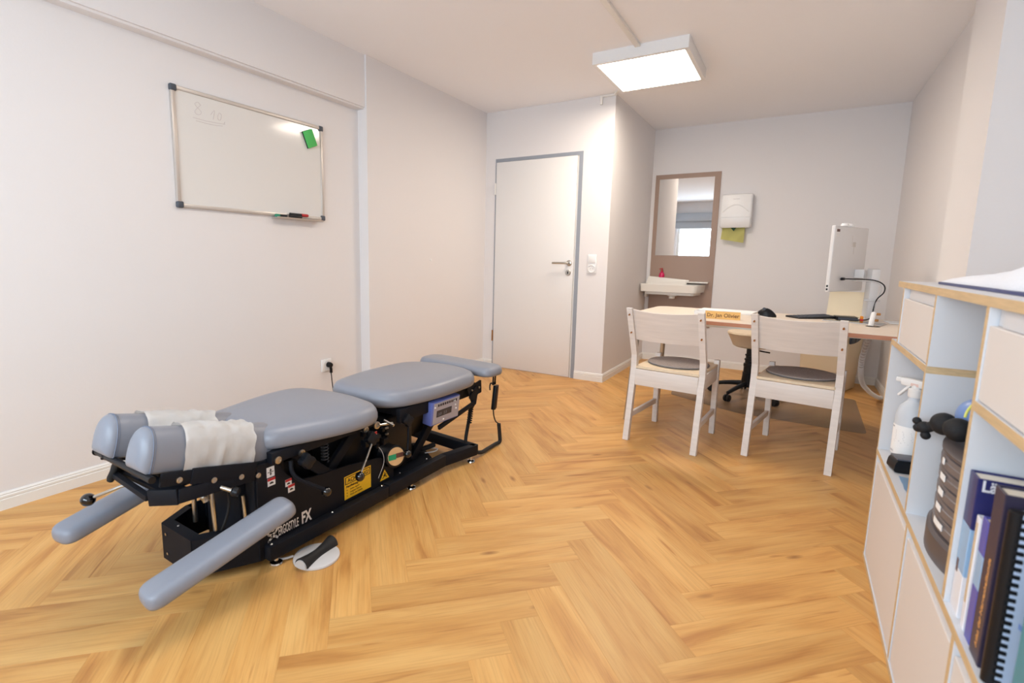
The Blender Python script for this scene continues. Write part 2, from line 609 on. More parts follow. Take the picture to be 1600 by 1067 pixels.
box(bm, (DX0, YD, DZ), (DX1, YD + 0.12, ZC))
struct('wall_back', bm, M['wall'])
bm = NB(); box(bm, (XC - 0.12, YD + 0.12, 0), (XC, YA, ZC)); struct('wall_alcove_left', bm, M['wall'])
bm = NB(); box(bm, (XC - 0.12, YA, 0), (XR + 0.12, YA + 0.12, ZC)); struct('wall_alcove_back', bm, M['wall'])
bm = NB(); box(bm, (XR, 3.606, 0), (XR + 0.25, YA, ZC)); struct('wall_right', bm, M['wall'])
bm = NB(); box(bm, (XK, 3.058, 0), (1.10, 3.606, ZC)); struct('wall_right_pillar', bm, M['wall'])
bm = NB(); box(bm, (1.0, YB, 0), (1.10, 3.058, ZC)); struct('wall_right_recess', bm, M['wall'])
WX0, WX1, WZ0, WZ1 = -2.50, 0.40, 0.88, 1.98
bm = NB()
box(bm, (-2.95, YB - 0.15, 0), (1.10, YB, WZ0))
box(bm, (-2.95, YB - 0.15, WZ1), (1.10, YB, ZC))
box(bm, (-2.95, YB - 0.15, WZ0), (WX0, YB, WZ1))
box(bm, (WX1, YB - 0.15, WZ0), (1.10, YB, WZ1))
struct('wall_front', bm, M['wall'])
# window behind the viewer, seen in the mirror
bm = NB()
t_ = 0.06
for x0, x1 in ((WX0, WX0 + t_), (-1.05 - t_ / 2, -1.05 + t_ / 2), (WX1 - t_, WX1)):
    box(bm, (x0, YB - 0.10, WZ0), (x1, YB - 0.04, WZ1))
box(bm, (WX0 + t_, YB - 0.10, WZ0), (WX1 - t_, YB - 0.04, WZ0 + t_))
box(bm, (WX0 + t_, YB - 0.10, WZ1 - t_), (WX1 - t_, YB - 0.04, WZ1))
win = struct('window_1', bm, M['trim'])
for x0, x1 in ((WX0 + t_, -1.05 - t_ / 2), (-1.05 + t_ / 2, WX1 - t_)):
    bm = NB(); box(bm, (x0, YB - 0.075, WZ0 + t_), (x1, YB - 0.069, WZ1 - t_))
    obj('pane', bm, M['glass'], win, smooth=0)
bm = NB(); box(bm, (WX0 - 0.1, YB, 2.02), (WX1 + 0.1, YB + 0.09, 2.20), 0.01)
bl = thing('roller_blind', 'grey roller blind cassette above the window, seen in the mirror', 'blind', (-1.05, YB + 0.05, 2.1))
obj('cassette', bm, M['blind'], bl)
bm = NB(); box(bm, (WX0 - 0.05, YB + 0.02, 1.86), (WX1 + 0.05, YB + 0.024, 2.03)); obj('fabric', bm, M['blind'], bl)
bm = NB(); box(bm, (WX0 - 0.05, YB + 0.015, 1.84), (WX1 + 0.05, YB + 0.03, 1.86), 0.004); obj('bottom_bar', bm, M['white'], bl)

# baseboards: moulded profile with two grooves
def baseboard(name, p0, p1, n, h=0.074, t=0.012):
    p0, p1, n = Vector(p0 + (0,)), Vector(p1 + (0,)), Vector(n + (0,))
    prof = [(0, 0), (t, 0), (t, h * .60), (t * .72, h * .63), (t * .72, h * .66), (t * .9, h * .69), (t * .9, h * .80), (t * .55, h * .84), (t * .55, h * .87), (t * .7, h * .90), (t * .35, h), (0, h)]
    bm = NB()
    loft(bm, [[p0 + n * a + Vector((0, 0, b)) for a, b in prof], [p1 + n * a + Vector((0, 0, b)) for a, b in prof]])
    return struct(name, bm, M['trim'], smooth=0)
baseboard('baseboard_left', (XN, YB), (XN, 2.737), (1, 0))
baseboard('baseboard_left_pier', (XP, 2.725), (XP, YD), (1, 0))
baseboard('baseboard_back', (DX1, YD), (XC + 0.012, YD), (0, -1))
baseboard('baseboard_back_left', (XP + 0.012, YD), (DX0, YD), (0, -1))
baseboard('baseboard_alcove_left', (XC, YD), (XC, YA), (1, 0))
baseboard('baseboard_alcove_back', (XC + 0.012, YA), (XR - 0.012, YA), (0, -1))
baseboard('baseboard_right', (XR, 3.606), (XR, YA), (-1, 0))
baseboard('baseboard_right_pillar', (XK, 3.058), (XK, 3.606), (-1, 0))

# door
bm = NB()
box(bm, (DX0, YD - 0.004, 0), (DX0 + 0.010, YD + 0.10, DZ))
box(bm, (DX1 - 0.034, YD - 0.004, 0), (DX1, YD + 0.10, DZ))
box(bm, (DX0 + 0.010, YD - 0.004, DZ - 0.030), (DX1 - 0.034, YD + 0.10, DZ))
door = struct('door_1', bm, M['seal'], smooth=0)
bm = NB(); box(bm, (DX0 + 0.013, YD - 0.010, 0.006), (DX1 - 0.050, YD + 0.035, DZ - 0.033), 0.002)
obj('leaf', bm, M['door'], door)
bm = NB(); box(bm, (DX1 - 0.047, YD + 0.002, 0.0), (DX1 - 0.036, YD + 0.09, DZ - 0.031)); obj('stop', bm, M['trim'], door)
hx = -1.763
bm = NB()
lathe(bm, (hx, YD - 0.010, 1.053), (0, -1, 0), [(0.026, 0), (0.026, 0.006), (0.022, 0.009), (0.010, 0.010), (0.0095, 0.045), (0.0, 0.046)])
tube(bm, [(hx, YD - 0.05, 1.053), (hx - 0.02, YD - 0.058, 1.053), (hx - 0.06, YD - 0.060, 1.053), (hx - 0.145, YD - 0.058, 1.052)], 0.0095, 12, 5)
obj('handle', bm, M['satin'], door)
bm = NB()
lathe(bm, (hx - 0.006, YD - 0.010, 0.967), (0, -1, 0), [(0.026, 0), (0.026, 0.006), (0.022, 0.009), (0.0, 0.009)])
k_ = obj('key_rose', bm, M['satin'], door)
bm = NB(); box(bm, (hx - 0.011, YD - 0.0205, 0.955), (hx - 0.001, YD - 0.019, 0.979), 0.003); obj('keyhole', bm, M['black'], k_)
for z, c in ((1.747, 'trim'), (0.324, 'brass')):
    bm = NB(); cyl(bm, (DX0 + 0.004, YD - 0.012, z - 0.05), (DX0 + 0.004, YD - 0.012, z + 0.05), 0.0075, seg=14)
    cyl(bm, (DX0 + 0.004, YD - 0.012, z - 0.056), (DX0 + 0.004, YD - 0.012, z - 0.051), 0.009, seg=14)
    obj('hinge', bm, M[c], door)

# ------------------------------------------------------------------ ceiling lamp and cable ducts
def panel_lamp(label, lx0, lx1, ly0, ly1, m, lz=2.380):
    cx_, cy_ = (lx0 + lx1) / 2, (ly0 + ly1) / 2
    t = thing('ceiling_lamp', label, 'lamp', (cx_, cy_, ZC))
    bm = NB()
    prof_o = rounded([(lx0, ly0), (lx1, ly0), (lx1, ly1), (lx0, ly1)], 0.004, 2)
    prof_i = [(x * .912 + cx_ * .088, y * .912 + cy_ * .088) for x, y in prof_o]
    rings = [[Vector((x, y, ZC)) for x, y in prof_o], [Vector((x, y, lz)) for x, y in prof_o], [Vector((x, y, lz)) for x, y in prof_i], [Vector((x, y, lz + 0.006)) for x, y in prof_i]]
    loft(bm, rings, cap1=False)
    obj('housing', bm, M['white'], t)
    bm = NB(); box(bm, (lx0 + 0.026, ly0 + 0.026, lz + 0.003), (lx1 - 0.026, ly1 - 0.026, lz + 0.008))
    obj('diffuser', bm, m, t, smooth=0)
ly0, ly1 = 3.46, 4.12
panel_lamp('square white ceiling panel lamp, lit, near the corner beside the door', -1.303, -0.688, 3.46, 4.12, M['lamp'])
panel_lamp('second square white ceiling panel lamp, dimmer, nearer the window wall', -1.303, -0.688, 1.14, 1.80, M['lamp_dimmed'])
t = thing('cable_duct', 'slim white cable duct running along the ceiling into the lamp', 'cable duct', (-1.0, 2.6, ZC))
bm = NB(); box(bm, (-1.018, 1.80, ZC - 0.018), (-0.983, ly0, ZC), 0.003); obj('cover', bm, M['trim'], t)
t = thing('cable_duct', 'thin white cable duct from the lamp down onto the wall above the door', 'cable duct', (-1.4, YD - 0.01, ZC))
bm = NB()
obox(bm, (-1.28, 4.12, ZC - 0.008), (-1.42, YD - 0.012, ZC - 0.008), 0.016, 0.016)
box(bm, (-1.53, YD - 0.018, ZC - 0.018), (-1.405, YD, ZC - 0.002), 0.002)
obj('run', bm, M['trim'], t)
bm = NB(); box(bm, (-1.545, YD - 0.018, ZC - 0.075), (-1.523, YD, ZC - 0.002), 0.003); obj('drop', bm, M['trim'], t)

# ------------------------------------------------------------------ whiteboard
XW = XN
t = thing('whiteboard', 'large framed whiteboard on the left wall with faint handwriting', 'whiteboard', (XW, 1.925, 1.31))
y0, y1, z0, z1 = 1.448, 2.402, 1.313, 1.912
bm = NB(); box(bm, (XW, y0 + .01, z0 + .01), (XW + 0.012, y1 - .01, z1 - .01)); obj('writing_surface', bm, M['wboard'], t, smooth=0)
fw = 0.020
for a, b in (((XW, y0 + .02, z1 - fw), (XW + 0.020, y1 - .02, z1)), ((XW, y0 + .02, z0), (XW + 0.020, y1 - .02, z0 + fw)),
             ((XW, y0, z0 + .02), (XW + 0.020, y0 + fw, z1 - .02)), ((XW, y1 - fw, z0 + .02), (XW + 0.020, y1, z1 - .02))):
    bm = NB(); box(bm, a, b, 0.004); obj('frame_bar', bm, M['alu'], t)
for yy in (y0, y1):
    for zz in (z0, z1):
        sy, sz = (1 if yy == y0 else -1), (1 if zz == z0 else -1)
        bm = NB()
        a0, a1 = sorted((yy - sy * .003, yy + sy * .030)); c0, c1 = sorted((zz - sz * .003, zz + sz * .030))
        box(bm, (XW, a0, c0), (XW + 0.024, a1, c1), 0.007, 3)
        obj('corner_cap', bm, M['dkgrey'], t)
bm = NB()
prism(bm, [(XW + .002, 1.300), (XW + .060, 1.300), (XW + .062, 1.308), (XW + .056, 1.309), (XW + .054, 1.304), (XW + .002, 1.306)], 2.006, 2.352, axes='xz')
tray = obj('pen_tray', bm, M['alu'], t)
wr = mat('faint_marker', (200, 192, 192), 0.3)
bm = NB()
for st in ([(1.600, 1.846), (1.586, 1.858), (1.570, 1.848), (1.580, 1.832), (1.600, 1.815), (1.594, 1.799), (1.575, 1.797), (1.568, 1.811), (1.586, 1.833), (1.602, 1.848)],
           [(1.652, 1.812), (1.674, 1.838), (1.664, 1.790)], [(1.690, 1.812), (1.700, 1.832), (1.712, 1.822), (1.704, 1.796), (1.692, 1.798), (1.690, 1.814)], [(1.730, 1.792), (1.724, 1.780)],
           [(1.556, 1.776), (1.630, 1.774), (1.730, 1.780)], [(1.572, 1.763), (1.650, 1.762), (1.715, 1.768)]):
    tube(bm, [(XW + .0122, a, b) for a, b in st], .0013, 6, 5)
obj('handwriting', bm, wr, t, smooth=0)
# eraser and markers
t = thing('whiteboard_eraser', 'green felt eraser stuck on the whiteboard near its top right corner', 'eraser', (XW + .012, 2.29, 1.815))
mt = Matrix.Translation((XW + .0125, 2.292, 1.816)) @ Matrix.Rotation(R(24), 4, 'X')
bm = NB(); box(bm, (0.0, -.036, -.052), (0.007, .036, .052), 0.001, 1, mt); obj('felt', bm, M['rubber'], t)
bm = NB(); box(bm, (0.007, -.036, -.052), (0.022, .036, .052), 0.004, 2, mt); obj('body', bm, M['green'], t)
def marker(label, y0, y1, z, col, x=XW + .030):
    t = thing('marker', label, 'marker', (x, y0, z), group='markers in the whiteboard tray')
    d = y1 - y0
    bm = NB(); lathe(bm, (x, y0, z), (0, 1, 0), [(0.004, 0), (0.009, .002), (0.009, d * .62), (0.0, d * .621)], 14); obj('barrel', bm, M['black'], t)
    bm = NB(); lathe(bm, (x, y0 + d * .62, z), (0, 1, 0), [(0.0095, 0), (0.0095, d * .33), (0.007, d * .38), (0, d * .38)], 14); obj('cap', bm, col, t)
marker('red capped black marker lying uppermost in the whiteboard tray', 2.115, 2.255, 1.331, M['red'])
marker('black marker lying under the red capped one in the whiteboard tray', 2.10, 2.19, 1.3165, M['black'], XW + .048)
marker('green capped marker at the left end of the whiteboard tray', 2.09, 2.015, 1.3165, mat('green_cap', (40, 140, 110), .4), XW + .026)

# ------------------------------------------------------------------ switches and sockets
t = thing('light_switch', 'white light switch with a power socket below it, right of the door', 'switch', (-1.55, YD, 1.05))
sx0, sx1 = -1.592, -1.508
bm = NB(); box(bm, (sx0, YD - .009, .966), (sx1, YD, 1.132), 0.003); obj('plate', bm, M['white'], t)
bm = NB(); box(bm, (sx0 + .008, YD - .014, 1.058), (sx1 - .008, YD - .008, 1.124), 0.003); obj('rocker', bm, M['white'], t)
bm = NB()
lathe(bm, (-1.55, YD - .009, 1.008), (0, -1, 0), [(0.034, 0), (0.034, .006), (0.029, .006), (0.027, .0015), (0.0, .0015)]); k_ = obj('socket', bm, M['white'], t)
for dx in (-.0095, .0095):
    bm = NB(); cyl(bm, (-1.55 + dx, YD - .0095, 1.008), (-1.55 + dx, YD - .0112, 1.008), .0026, seg=10); obj('pin_hole', bm, M['dkgrey'], k_)
t = thing('wall_socket', 'white wall socket low on the left wall behind the treatment table', 'socket', (XN, 2.395, .32))
bm = NB(); box(bm, (XN, 2.352, .278), (XN + .010, 2.438, .364), 0.003); obj('plate', bm, M['white'], t)
bm = NB(); lathe(bm, (XN + .009, 2.395, .321), (1, 0, 0), [(0.036, 0), (0.036, .004), (0.030, .004), (0, .002)]); obj('socket', bm, M['white'], t)
t = thing('power_plug', 'black angled power plug with its cord in the wall socket', 'plug', (XN + .013, 2.405, .32))
bm = NB(); lathe(bm, (XN + .013, 2.405, .325), (1, 0, 0), [(0.019, 0), (0.019, .020), (0.014, .032), (0.0, .034)])
tube(bm, [(XN + .032, 2.405, .325), (XN + .035, 2.409, .295), (XN + .032, 2.412, .270)], .010, 10, 4); obj('plug_body', bm, M['black'], t)
bm = NB(); tube(bm, [(XN + .032, 2.412, .272), (XN + .034, 2.417, .20), (XN + .05, 2.42, .08), (XN + .10, 2.40, .006), (XN + .40, 2.25, .006), (XN + .72, 2.14, .006)], .0035, 8, 6); obj('cord', bm, M['black'], t)
t = thing('blanking_plug', 'tiny round white cap on the left wall between pier edge and door', 'cap', (XP, 3.474, 1.06))
bm = NB(); lathe(bm, (XP, 3.474, 1.06), (1, 0, 0), [(0.012, 0), (0.011, .003), (0.0, .005)], 16); obj('cap', bm, M['white'], t)

# ------------------------------------------------------------------ the treatment table
c = -1.65
T = thing('treatment_table', 'low black chiropractic treatment table with blue-grey padded sections', 'treatment table', (c, 1.6, 0))
# base: side plates, bow, rails
bm = NB()
def vplate(p0, p1, z0, z1, th=0.006):
    p0, p1 = Vector(p0 + (0,)), Vector(p1 + (0,))
    n = Vector((-(p1 - p0).y, (p1 - p0).x, 0)).normalized() * th / 2
    loft(bm, [[p0 - n + Vector((0, 0, z0)), p0 + n + Vector((0, 0, z0)), p0 + n + Vector((0, 0, z1)), p0 - n + Vector((0, 0, z1))],
              [p1 - n + Vector((0, 0, z0)), p1 + n + Vector((0, 0, z0)), p1 + n + Vector((0, 0, z1)), p1 - n + Vector((0, 0, z1))]])
BZ0, BZ1 = 0.030, 0.158
vplate((-1.790, .825), (-1.595, .818), BZ0, BZ1)
vplate((-1.790, .825), (-1.845, .935), BZ0, BZ1)
vplate((-1.845, .935), (-1.845, 1.95), BZ0, BZ1)
vplate((-1.595, .818), (-1.492, .995), BZ0, BZ1)
# inward flange along the bow
fl = [(-1.790, .825), (-1.595, .818), (-1.492, .995), (-1.525, 1.01), (-1.612, .852), (-1.775, .857), (-1.815, .940), (-1.845, .935)]
prism(bm, fl, BZ1 - 0.004, BZ1 + 0.001)
obj('base_bow', bm, M['matblack'], T, smooth=20)
bm = NB()
plate = rounded([(.985, .034), (1.66, .034), (1.665, .140, .03), (1.605, .155, .02), (1.60, .205, .035), (1.40, .238, .05), (1.17, .258, .10), (1.10, .300, .04), (1.065, .375, .02), (.985, .378, .01)], 0.004, 5)
prism(bm, plate, -1.492, -1.484, axes='yz')
obj('side_cover', bm, M['matblack'], T, smooth=20)
bm = NB()
prism(bm, rounded([(1.0, .034), (1.66, .034), (1.66, .20), (1.2, .26), (1.0, .30)], 0.01, 3), -1.836, -1.828, axes='yz')
obj('side_cover', bm, M['matblack'], T, smooth=20)
bm = NB(); box(bm, (-1.83, 1.02, .034), (-1.492, 1.80, .042)); obj('floor_pan', bm, M['matblack'], T)
# rails (square tube), near side with the outward bend, cross bar at the foot end
bm = NB()
RZ = .062
obox(bm, (-1.468, 1.00, RZ), (-1.455, 1.58, RZ), .036, .052, .003)
obj('rail', bm, M['matblack'], T)
bm = NB()
obox(bm, (-1.460, 1.585, RZ), (-1.452, 2.005, RZ), .040, .056, .003)
obox(bm, (-1.453, 1.995, RZ), (-1.398, 2.215, RZ), .040, .056, .003)
obj('rail', bm, M['matblack'], T)
bm = NB()
obox(bm, (-1.848, 1.00, RZ), (-1.848, 2.02, RZ), .040, .054, .003)
obox(bm, (-1.848, 2.01, RZ), (-1.900, 2.26, RZ), .040, .056, .003)
obj('rail', bm, M['matblack'], T)
bm = NB(); obox(bm, (-1.895, 2.262, RZ), (-1.385, 2.205, RZ), .040, .056, .003); obj('cross_bar', bm, M['matblack'], T)
for yy in (1.015, 1.285, 1.565):
    bm = NB(); lathe(bm, (-1.466, yy, RZ + .0255), (0, 0, 1), [(.006, 0), (.006, .002), (.003, .0045), (0, .0045)], 12); obj('bolt', bm, M['chrome'], T)
for x, y in ((-1.478, 1.041), (-1.462, 1.762), (-1.400, 2.182), (-1.848, 1.05), (-1.89, 2.22)):
    bm = NB()
    lathe(bm, (x, y, 0), (0, 0, 1), [(.021, 0), (.023, .004), (.021, .009), (.008, .014), (.007, .034), (.0, .034)], 20)
    obj('foot', bm, M['chrome'], T)
# rear tray plate with bolts
bm = NB(); prism(bm, [(-1.80, 1.70), (-1.475, 1.66), (-1.468, 1.93), (-1.60, 2.02), (-1.80, 2.02)], .084, .092); obj('tray_plate', bm, M['matblack'], T)
for x, y in ((-1.482, 1.70), (-1.482, 1.90), (-1.58, 1.98)):
    bm = NB(); ball(bm, (x, y, .094), .006, 10, (1, 1, .6)); obj('bolt', bm, M['chrome'], T)
for x, z in ((-1.755, .130), (-1.752, .060), ):
    bm = NB(); cyl(bm, (x, .816, z), (x, .822, z), .005, seg=10); obj('bolt', bm, M['chrome'], T)
bm = NB(); ball(bm, (-1.72, .842, .160), .004, 8, (1, 1, .5)); obj('bolt', bm, M['chrome'], T)

# central column and drop mechanism
bm = NB()
box(bm, (-1.76, .965, .042), (-1.56, 1.10, .375), 0.006)
obj('lift_column', bm, M['matblack'], T)
bm = NB(); box(bm, (-1.545, .98, .10), (-1.495, 1.10, .385), 0.004); obj('decal_plate', bm, M['matblack'], T)
for (a, b, r) in (((-1.585, .885, .345), (-1.580, .890, .165), .0075), ((-1.535, .965, .27), (-1.530, .968, .16), .007), ((-1.72, .90, .34), (-1.72, .90, .15), .008)):
    bm = NB(); cyl(bm, a, b, r, seg=12); obj('push_rod', bm, M['satin'], T)
bm = NB()
for x in (-1.475, -1.83):
    box(bm, (x - .018, 1.03, .372), (x + .012, 1.52, .412), 0.003)
box(bm, (-1.83, 1.05, .380), (-1.475, 1.10, .410)); box(bm, (-1.83, 1.44, .380), (-1.475, 1.49, .410))
box(bm, (-1.83, 1.10, .402), (-1.475, 1.44, .412))
obj('chest_frame', bm, M['matblack'], T)
bm = NB()
for x in (-1.53, -1.77):
    obox(bm, (x, 1.12, .05), (x, 1.50, .375), .022, .040, .003)
    obox(bm, (x + .03, 1.50, .05), (x + .03, 1.14, .375), .022, .040, .003)
obj('scissor_arms', bm, M['matblack'], T)
bm = NB(); box(bm, (-1.72, 1.16, .05), (-1.60, 1.30, .30), .01); box(bm, (-1.74, 1.42, .09), (-1.56, 1.60, .33), .012); obj('drive_unit', bm, M['black'], T)
bm = NB()
for k in range(46):
    pass
pts = [(-1.515 + .014 * math.cos(k * .9), 1.30 + .014 * math.sin(k * .9), .28 + k * .0018) for k in range(52)]
tube(bm, pts, .0026, 6); obj('drop_spring', bm, M['dkgrey'], T)
for yy, zz in ((1.052, .383), (1.150, .376), (1.47, .372)):
    bm = NB(); lathe(bm, (-1.464, yy, zz), (1, 0, 0), [(.013, 0), (.013, .006), (.008, .007), (.007, .004), (0, .004)], 16); obj('bolt', bm, M['satin'], T)
# pelvic section
bm = NB()
for x in (-1.452, -1.848):
    box(bm, (x - .012, 1.66, .348), (x + .012, 2.28, .410), .003)
box(bm, (-1.85, 1.68, .372), (-1.45, 1.74, .408)); box(bm, (-1.85, 2.20, .372), (-1.45, 2.26, .408)); box(bm, (-1.85, 1.74, .398), (-1.45, 2.20, .410))
obj('pelvic_frame', bm, M['matblack'], T)
bm = NB()
pp = rounded([(2.17, .400), (2.31, .422), (2.315, .352), (2.275, .348), (2.262, .296), (2.235, .292), (2.205, .345)], .006, 3)
prism(bm, pp, -1.432, -1.424, axes='yz'); obj('foot_bracket', bm, M['matblack'], T)
bm = NB(); prism(bm, pp, -1.876, -1.868, axes='yz'); obj('foot_bracket', bm, M['matblack'], T)
for yy, zz, r in ((2.285, .386, .006), (2.215, .384, .005), (2.238, .312, .009)):
    bm = NB(); lathe(bm, (-1.424, yy, zz), (1, 0, 0), [(r, 0), (r, .006), (r * .6, .007), (0, .007)], 14); obj('bolt', bm, M['satin'], T)
bm = NB(); obox(bm, (-1.430, 1.93, .255), (-1.415, 2.235, .315), .014, .022, .003); obox(bm, (-1.420, 2.19, .345), (-1.418, 2.255, .395), .006, .016); obj('linkage', bm, M['matblack'], T)
bm = NB(); box(bm, (-1.74, 1.66, .095), (-1.52, 1.84, .36), .012); box(bm, (-1.70, 1.84, .20), (-1.56, 2.10, .37), .01); obj('flexion_unit', bm, M['black'], T)
bm = NB(); obox(bm, (-1.78, 1.75, .09), (-1.78, 2.1, .36), .025, .04, .003); obox(bm, (-1.54, 1.85, .09), (-1.53, 2.12, .36), .025, .04, .003); ro = obj('support_strut', bm, M['matblack'], T); ro['kind'] = 'stuff'
bm = NB(); cyl(bm, (-1.475, 1.595, .375), (-1.425, 1.600, .360), .006, seg=10); lathe(bm, (-1.475, 1.545, .368), (1, -.1, 0), [(.016, 0), (.016, .008), (.009, .009), (.008, .003), (0, .003)], 16)
cyl(bm, (-1.463, 1.552, .368), (-1.455, 1.625, .358), .0055, seg=10); obj('pivot_pin', bm, M['satin'], T)
# cables on the rear tray
bm = NB()
rr = random.Random(3)
for k in range(6):
    a = rr.random()
    tube(bm, [(-1.52 - .03 * a, 1.66 + .02 * k, .20 - .02 * k), (-1.56 - .04 * a, 1.80 + .02 * k, .13), (-1.60 + .03 * a, 1.92 + .015 * k, .105 + .006 * k), (-1.64 - .05 * a, 2.00, .10), (-1.70, 1.90, .10 + .01 * k)], .0045, 8, 6)
tube(bm, [(-1.62, 1.93, .105), (-1.56, 1.97, .108), (-1.53, 2.03, .118)], .013, 10, 4)
obj('cable_bundle', bm, M['rubber'], T)
bm = NB()
tube(bm, [(-1.50, 1.55, .285), (-1.475, 1.575, .245), (-1.47, 1.585, .19), (-1.475, 1.555, .125)], .0011, 6, 6)
tube(bm, [(-1.53, 1.95, .098), (-1.50, 1.99, .100), (-1.51, 2.03, .098), (-1.55, 2.02, .098)], .003, 6, 6)
obj('pale_cable', bm, M['palegrey'], T)
# valve cluster
bm = NB()
for k in range(9):
    x, y, z = -1.50 + rr.uniform(-.02, .02), 1.53 + rr.uniform(-.05, .09), .285 + rr.uniform(-.05, .05)
    s = rr.uniform(.008, .016)
    box(bm, (x - s, y - s, z - s), (x + s, y + s, z + s), .003)
obj('valve_cluster', bm, M['black'], T)
bm = NB()
for k in range(4):
    x, y, z = -1.490 + rr.uniform(-.01, .01), 1.53 + rr.uniform(-.05, .10), .285 + rr.uniform(-.05, .05)
    cyl(bm, (x, y, z), (x + .012, y + .006, z + .004), .005, seg=8)
obj('valve_fitting', bm, M['satin'], T)
# pressure gauge
g0, gd = Vector((-1.452, 1.640, .202)), Vector((1, -.32, 0.10)).normalized()
bm = NB(); lathe(bm, g0 - gd * .09, gd, [(.040, 0), (.044, .01), (.044, .075), (.050, .08), (.050, .092), (.044, .094), (.0, .0935)], 32)
gg = obj('gauge', bm, M['black'], T)
gu = Vector((0, 0, 1)); gu = (gu - gd * gu.dot(gd)).normalized(); gr = gu.cross(gd).normalized()
bm = NB(); lathe(bm, g0 + gd * .0036, gd, [(.041, 0), (.041, .001), (0, .001)], 32); obj('dial', bm, M['beige'], gg)
def gquad(x0, x1, z0_, z1_, m, h):
    bm = NB()
    r2 = .040
    pts = []
    for sx, zz in ((x0, z0_), (x1, z0_), (x1, z1_), (x0, z1_)):
        q = Vector((sx, zz)); q = q if q.length < r2 else q.normalized() * r2
        pts.append(g0 + gd * h + gr * q.x + gu * q.y)
    loft(bm, [pts, [p + gd * .0006 for p in pts]])
    return bm
sgn = 1 if gr.y > 0 else -1
obj('dial_zone', gquad(-.040 * sgn, .0, -.013, .012, None, .0048), M['gaugegreen'], gg)
obj('dial_zone', gquad(.0, .040 * sgn, -.008, .013, None, .0048), M['brown'], gg)
# levers with ball ends and lobed knobs
def lobe_knob(p, axis, r=.028, h=.034):
    p, axis = Vector(p), Vector(axis).normalized()
    u, v = frame_of(axis)
    bm = NB()
    rings = []
    for rr_, t_ in ((.55, 0), (.9, .10), (1, .3), (1, .7), (.9, .92), (.6, 1)):
        rings.append([p + axis * h * t_ + (u * math.cos(a) + v * math.sin(a)) * r * rr_ * (1 + .16 * math.cos(4 * a)) for a in [2 * PI * i / 40 for i in range(40)]])
    loft(bm, rings)
    return bm
obj('star_knob', lobe_knob((-1.452, 1.150, .352), (1, -.15, .1), .026, .040), M['black'], T)
bm = NB(); tube(bm, [(-1.465, 1.105, .360), (-1.452, 1.100, .325), (-1.435, 1.12, .292), (-1.405, 1.20, .232)], .0075, 10, 4)
lv = obj('lever', bm, M['matblack'], T)
bm = NB(); ball(bm, (-1.402, 1.206, .222), .0185, 20); obj('lever_ball', bm, M['gloss'], lv)
obj('star_knob', lobe_knob((-1.462, 1.485, .330), (1, -.2, .25), .027, .042), M['black'], T)
bm = NB(); tube(bm, [(-1.430, 1.475, .325), (-1.418, 1.43, .275), (-1.405, 1.385, .232)], .0048, 10)
lv = obj('lever', bm, M['satin'], T)
bm = NB(); ball(bm, (-1.402, 1.374, .218), .0190, 20); obj('lever_ball', bm, M['gloss'], lv)
obj('star_knob', lobe_knob((-1.452, 1.705, .352), (1, -.25, .15), .027, .036), M['black'], T)
bm = NB(); tube(bm, [(-1.428, 1.70, .335), (-1.424, 1.695, .27), (-1.420, 1.685, .215)], .0055, 10)
lv = obj('lever', bm, M['matblack'], T)
bm = NB(); ball(bm, (-1.419, 1.682, .206), .0185, 20); obj('lever_ball', bm, M['gloss'], lv)
# control console
bm = NB()
cm = Matrix.Translation((-1.425, 1.86, .280)) @ Matrix.Rotation(R(-3), 4, 'Z') @ Matrix.Rotation(R(6), 4, 'Y')
box(bm, (-.055, 0, 0), (0, .215, .118), .005, 2, cm)
con = obj('control_console', bm, M['blue'], T)
bm = NB(); box(bm, (-.002, .012, .006), (.0015, .210, .112), .001, 1, cm); obj('face_plate', bm, M['panelgrey'], con)
bm = NB(); box(bm, (0, .035, .038), (.003, .150, .072), .001, 1, cm); obj('display', bm, M['lcd'], con)
bm = text_bm('-3.0   2.5', .020, cm @ axes_m((.0032, .040, .046), (0, 1, 0), (0, 0, 1)), .0002); obj('readout', bm, mat('lcd_digit', (110, 122, 140), .4), con)
bm = NB()
for k in range(9):
    yy = .040 + k * .017
    box(bm, (.001, yy, .092), (.0025, yy + .011, .104), mtx=cm)
obj('key_row', bm, M['lcd'], con)
bm = NB()
for yy, zz in ((.020, .092), (.180, .072), (.186, .052), (.090, .018), (.170, .095)):
    ball(bm, cm @ Vector((.0015, yy, zz)), .005, 8)
obj('indicator_dots', bm, M['print_white'], con)

# pads
def outline(pts, r):
    return rounded(pts, r, 8)
chest = outline([(-1.855, 1.005, .07), (-1.485, 1.020, .06), (-1.368, 1.34, .34), (-1.395, 1.510, .11), (-1.65, 1.560, .5), (-1.915, 1.510, .12), (-1.945, 1.34, .34)], .08)
bm = NB(); cushion(bm, chest, .412, .490, .040, .006); obj('chest_pad', bm, M['pad'], T, smooth=60)
pel = outline([(-1.875, 1.640, .08), (-1.65, 1.585, .5), (-1.455, 1.630, .10), (-1.388, 1.90, .25), (-1.395, 2.26, .12), (-1.65, 2.335, .5), (-1.905, 2.26, .14), (-1.925, 1.90, .25)], .08)
bm = NB(); cushion(bm, pel, .412, .490, .040, .006); obj('pelvic_pad', bm, M['pad'], T, smooth=60)
foot = outline([(-1.905, 2.335, .08), (-1.365, 2.285, .07), (-1.345, 2.46, .09), (-1.89, 2.52, .10)], .06)
bm = NB(); cushion(bm, foot, .440, .492, .024, .003); obj('foot_pad', bm, M['pad'], T, smooth=60)
bm = NB(); box(bm, (-1.75, 2.28, .428), (-1.50, 2.46, .441)); obox(bm, (-1.62, 2.2, .39), (-1.62, 2.40, .43), .06, .012); obj('foot_pad_support', bm, M['matblack'], T)
bm = NB()
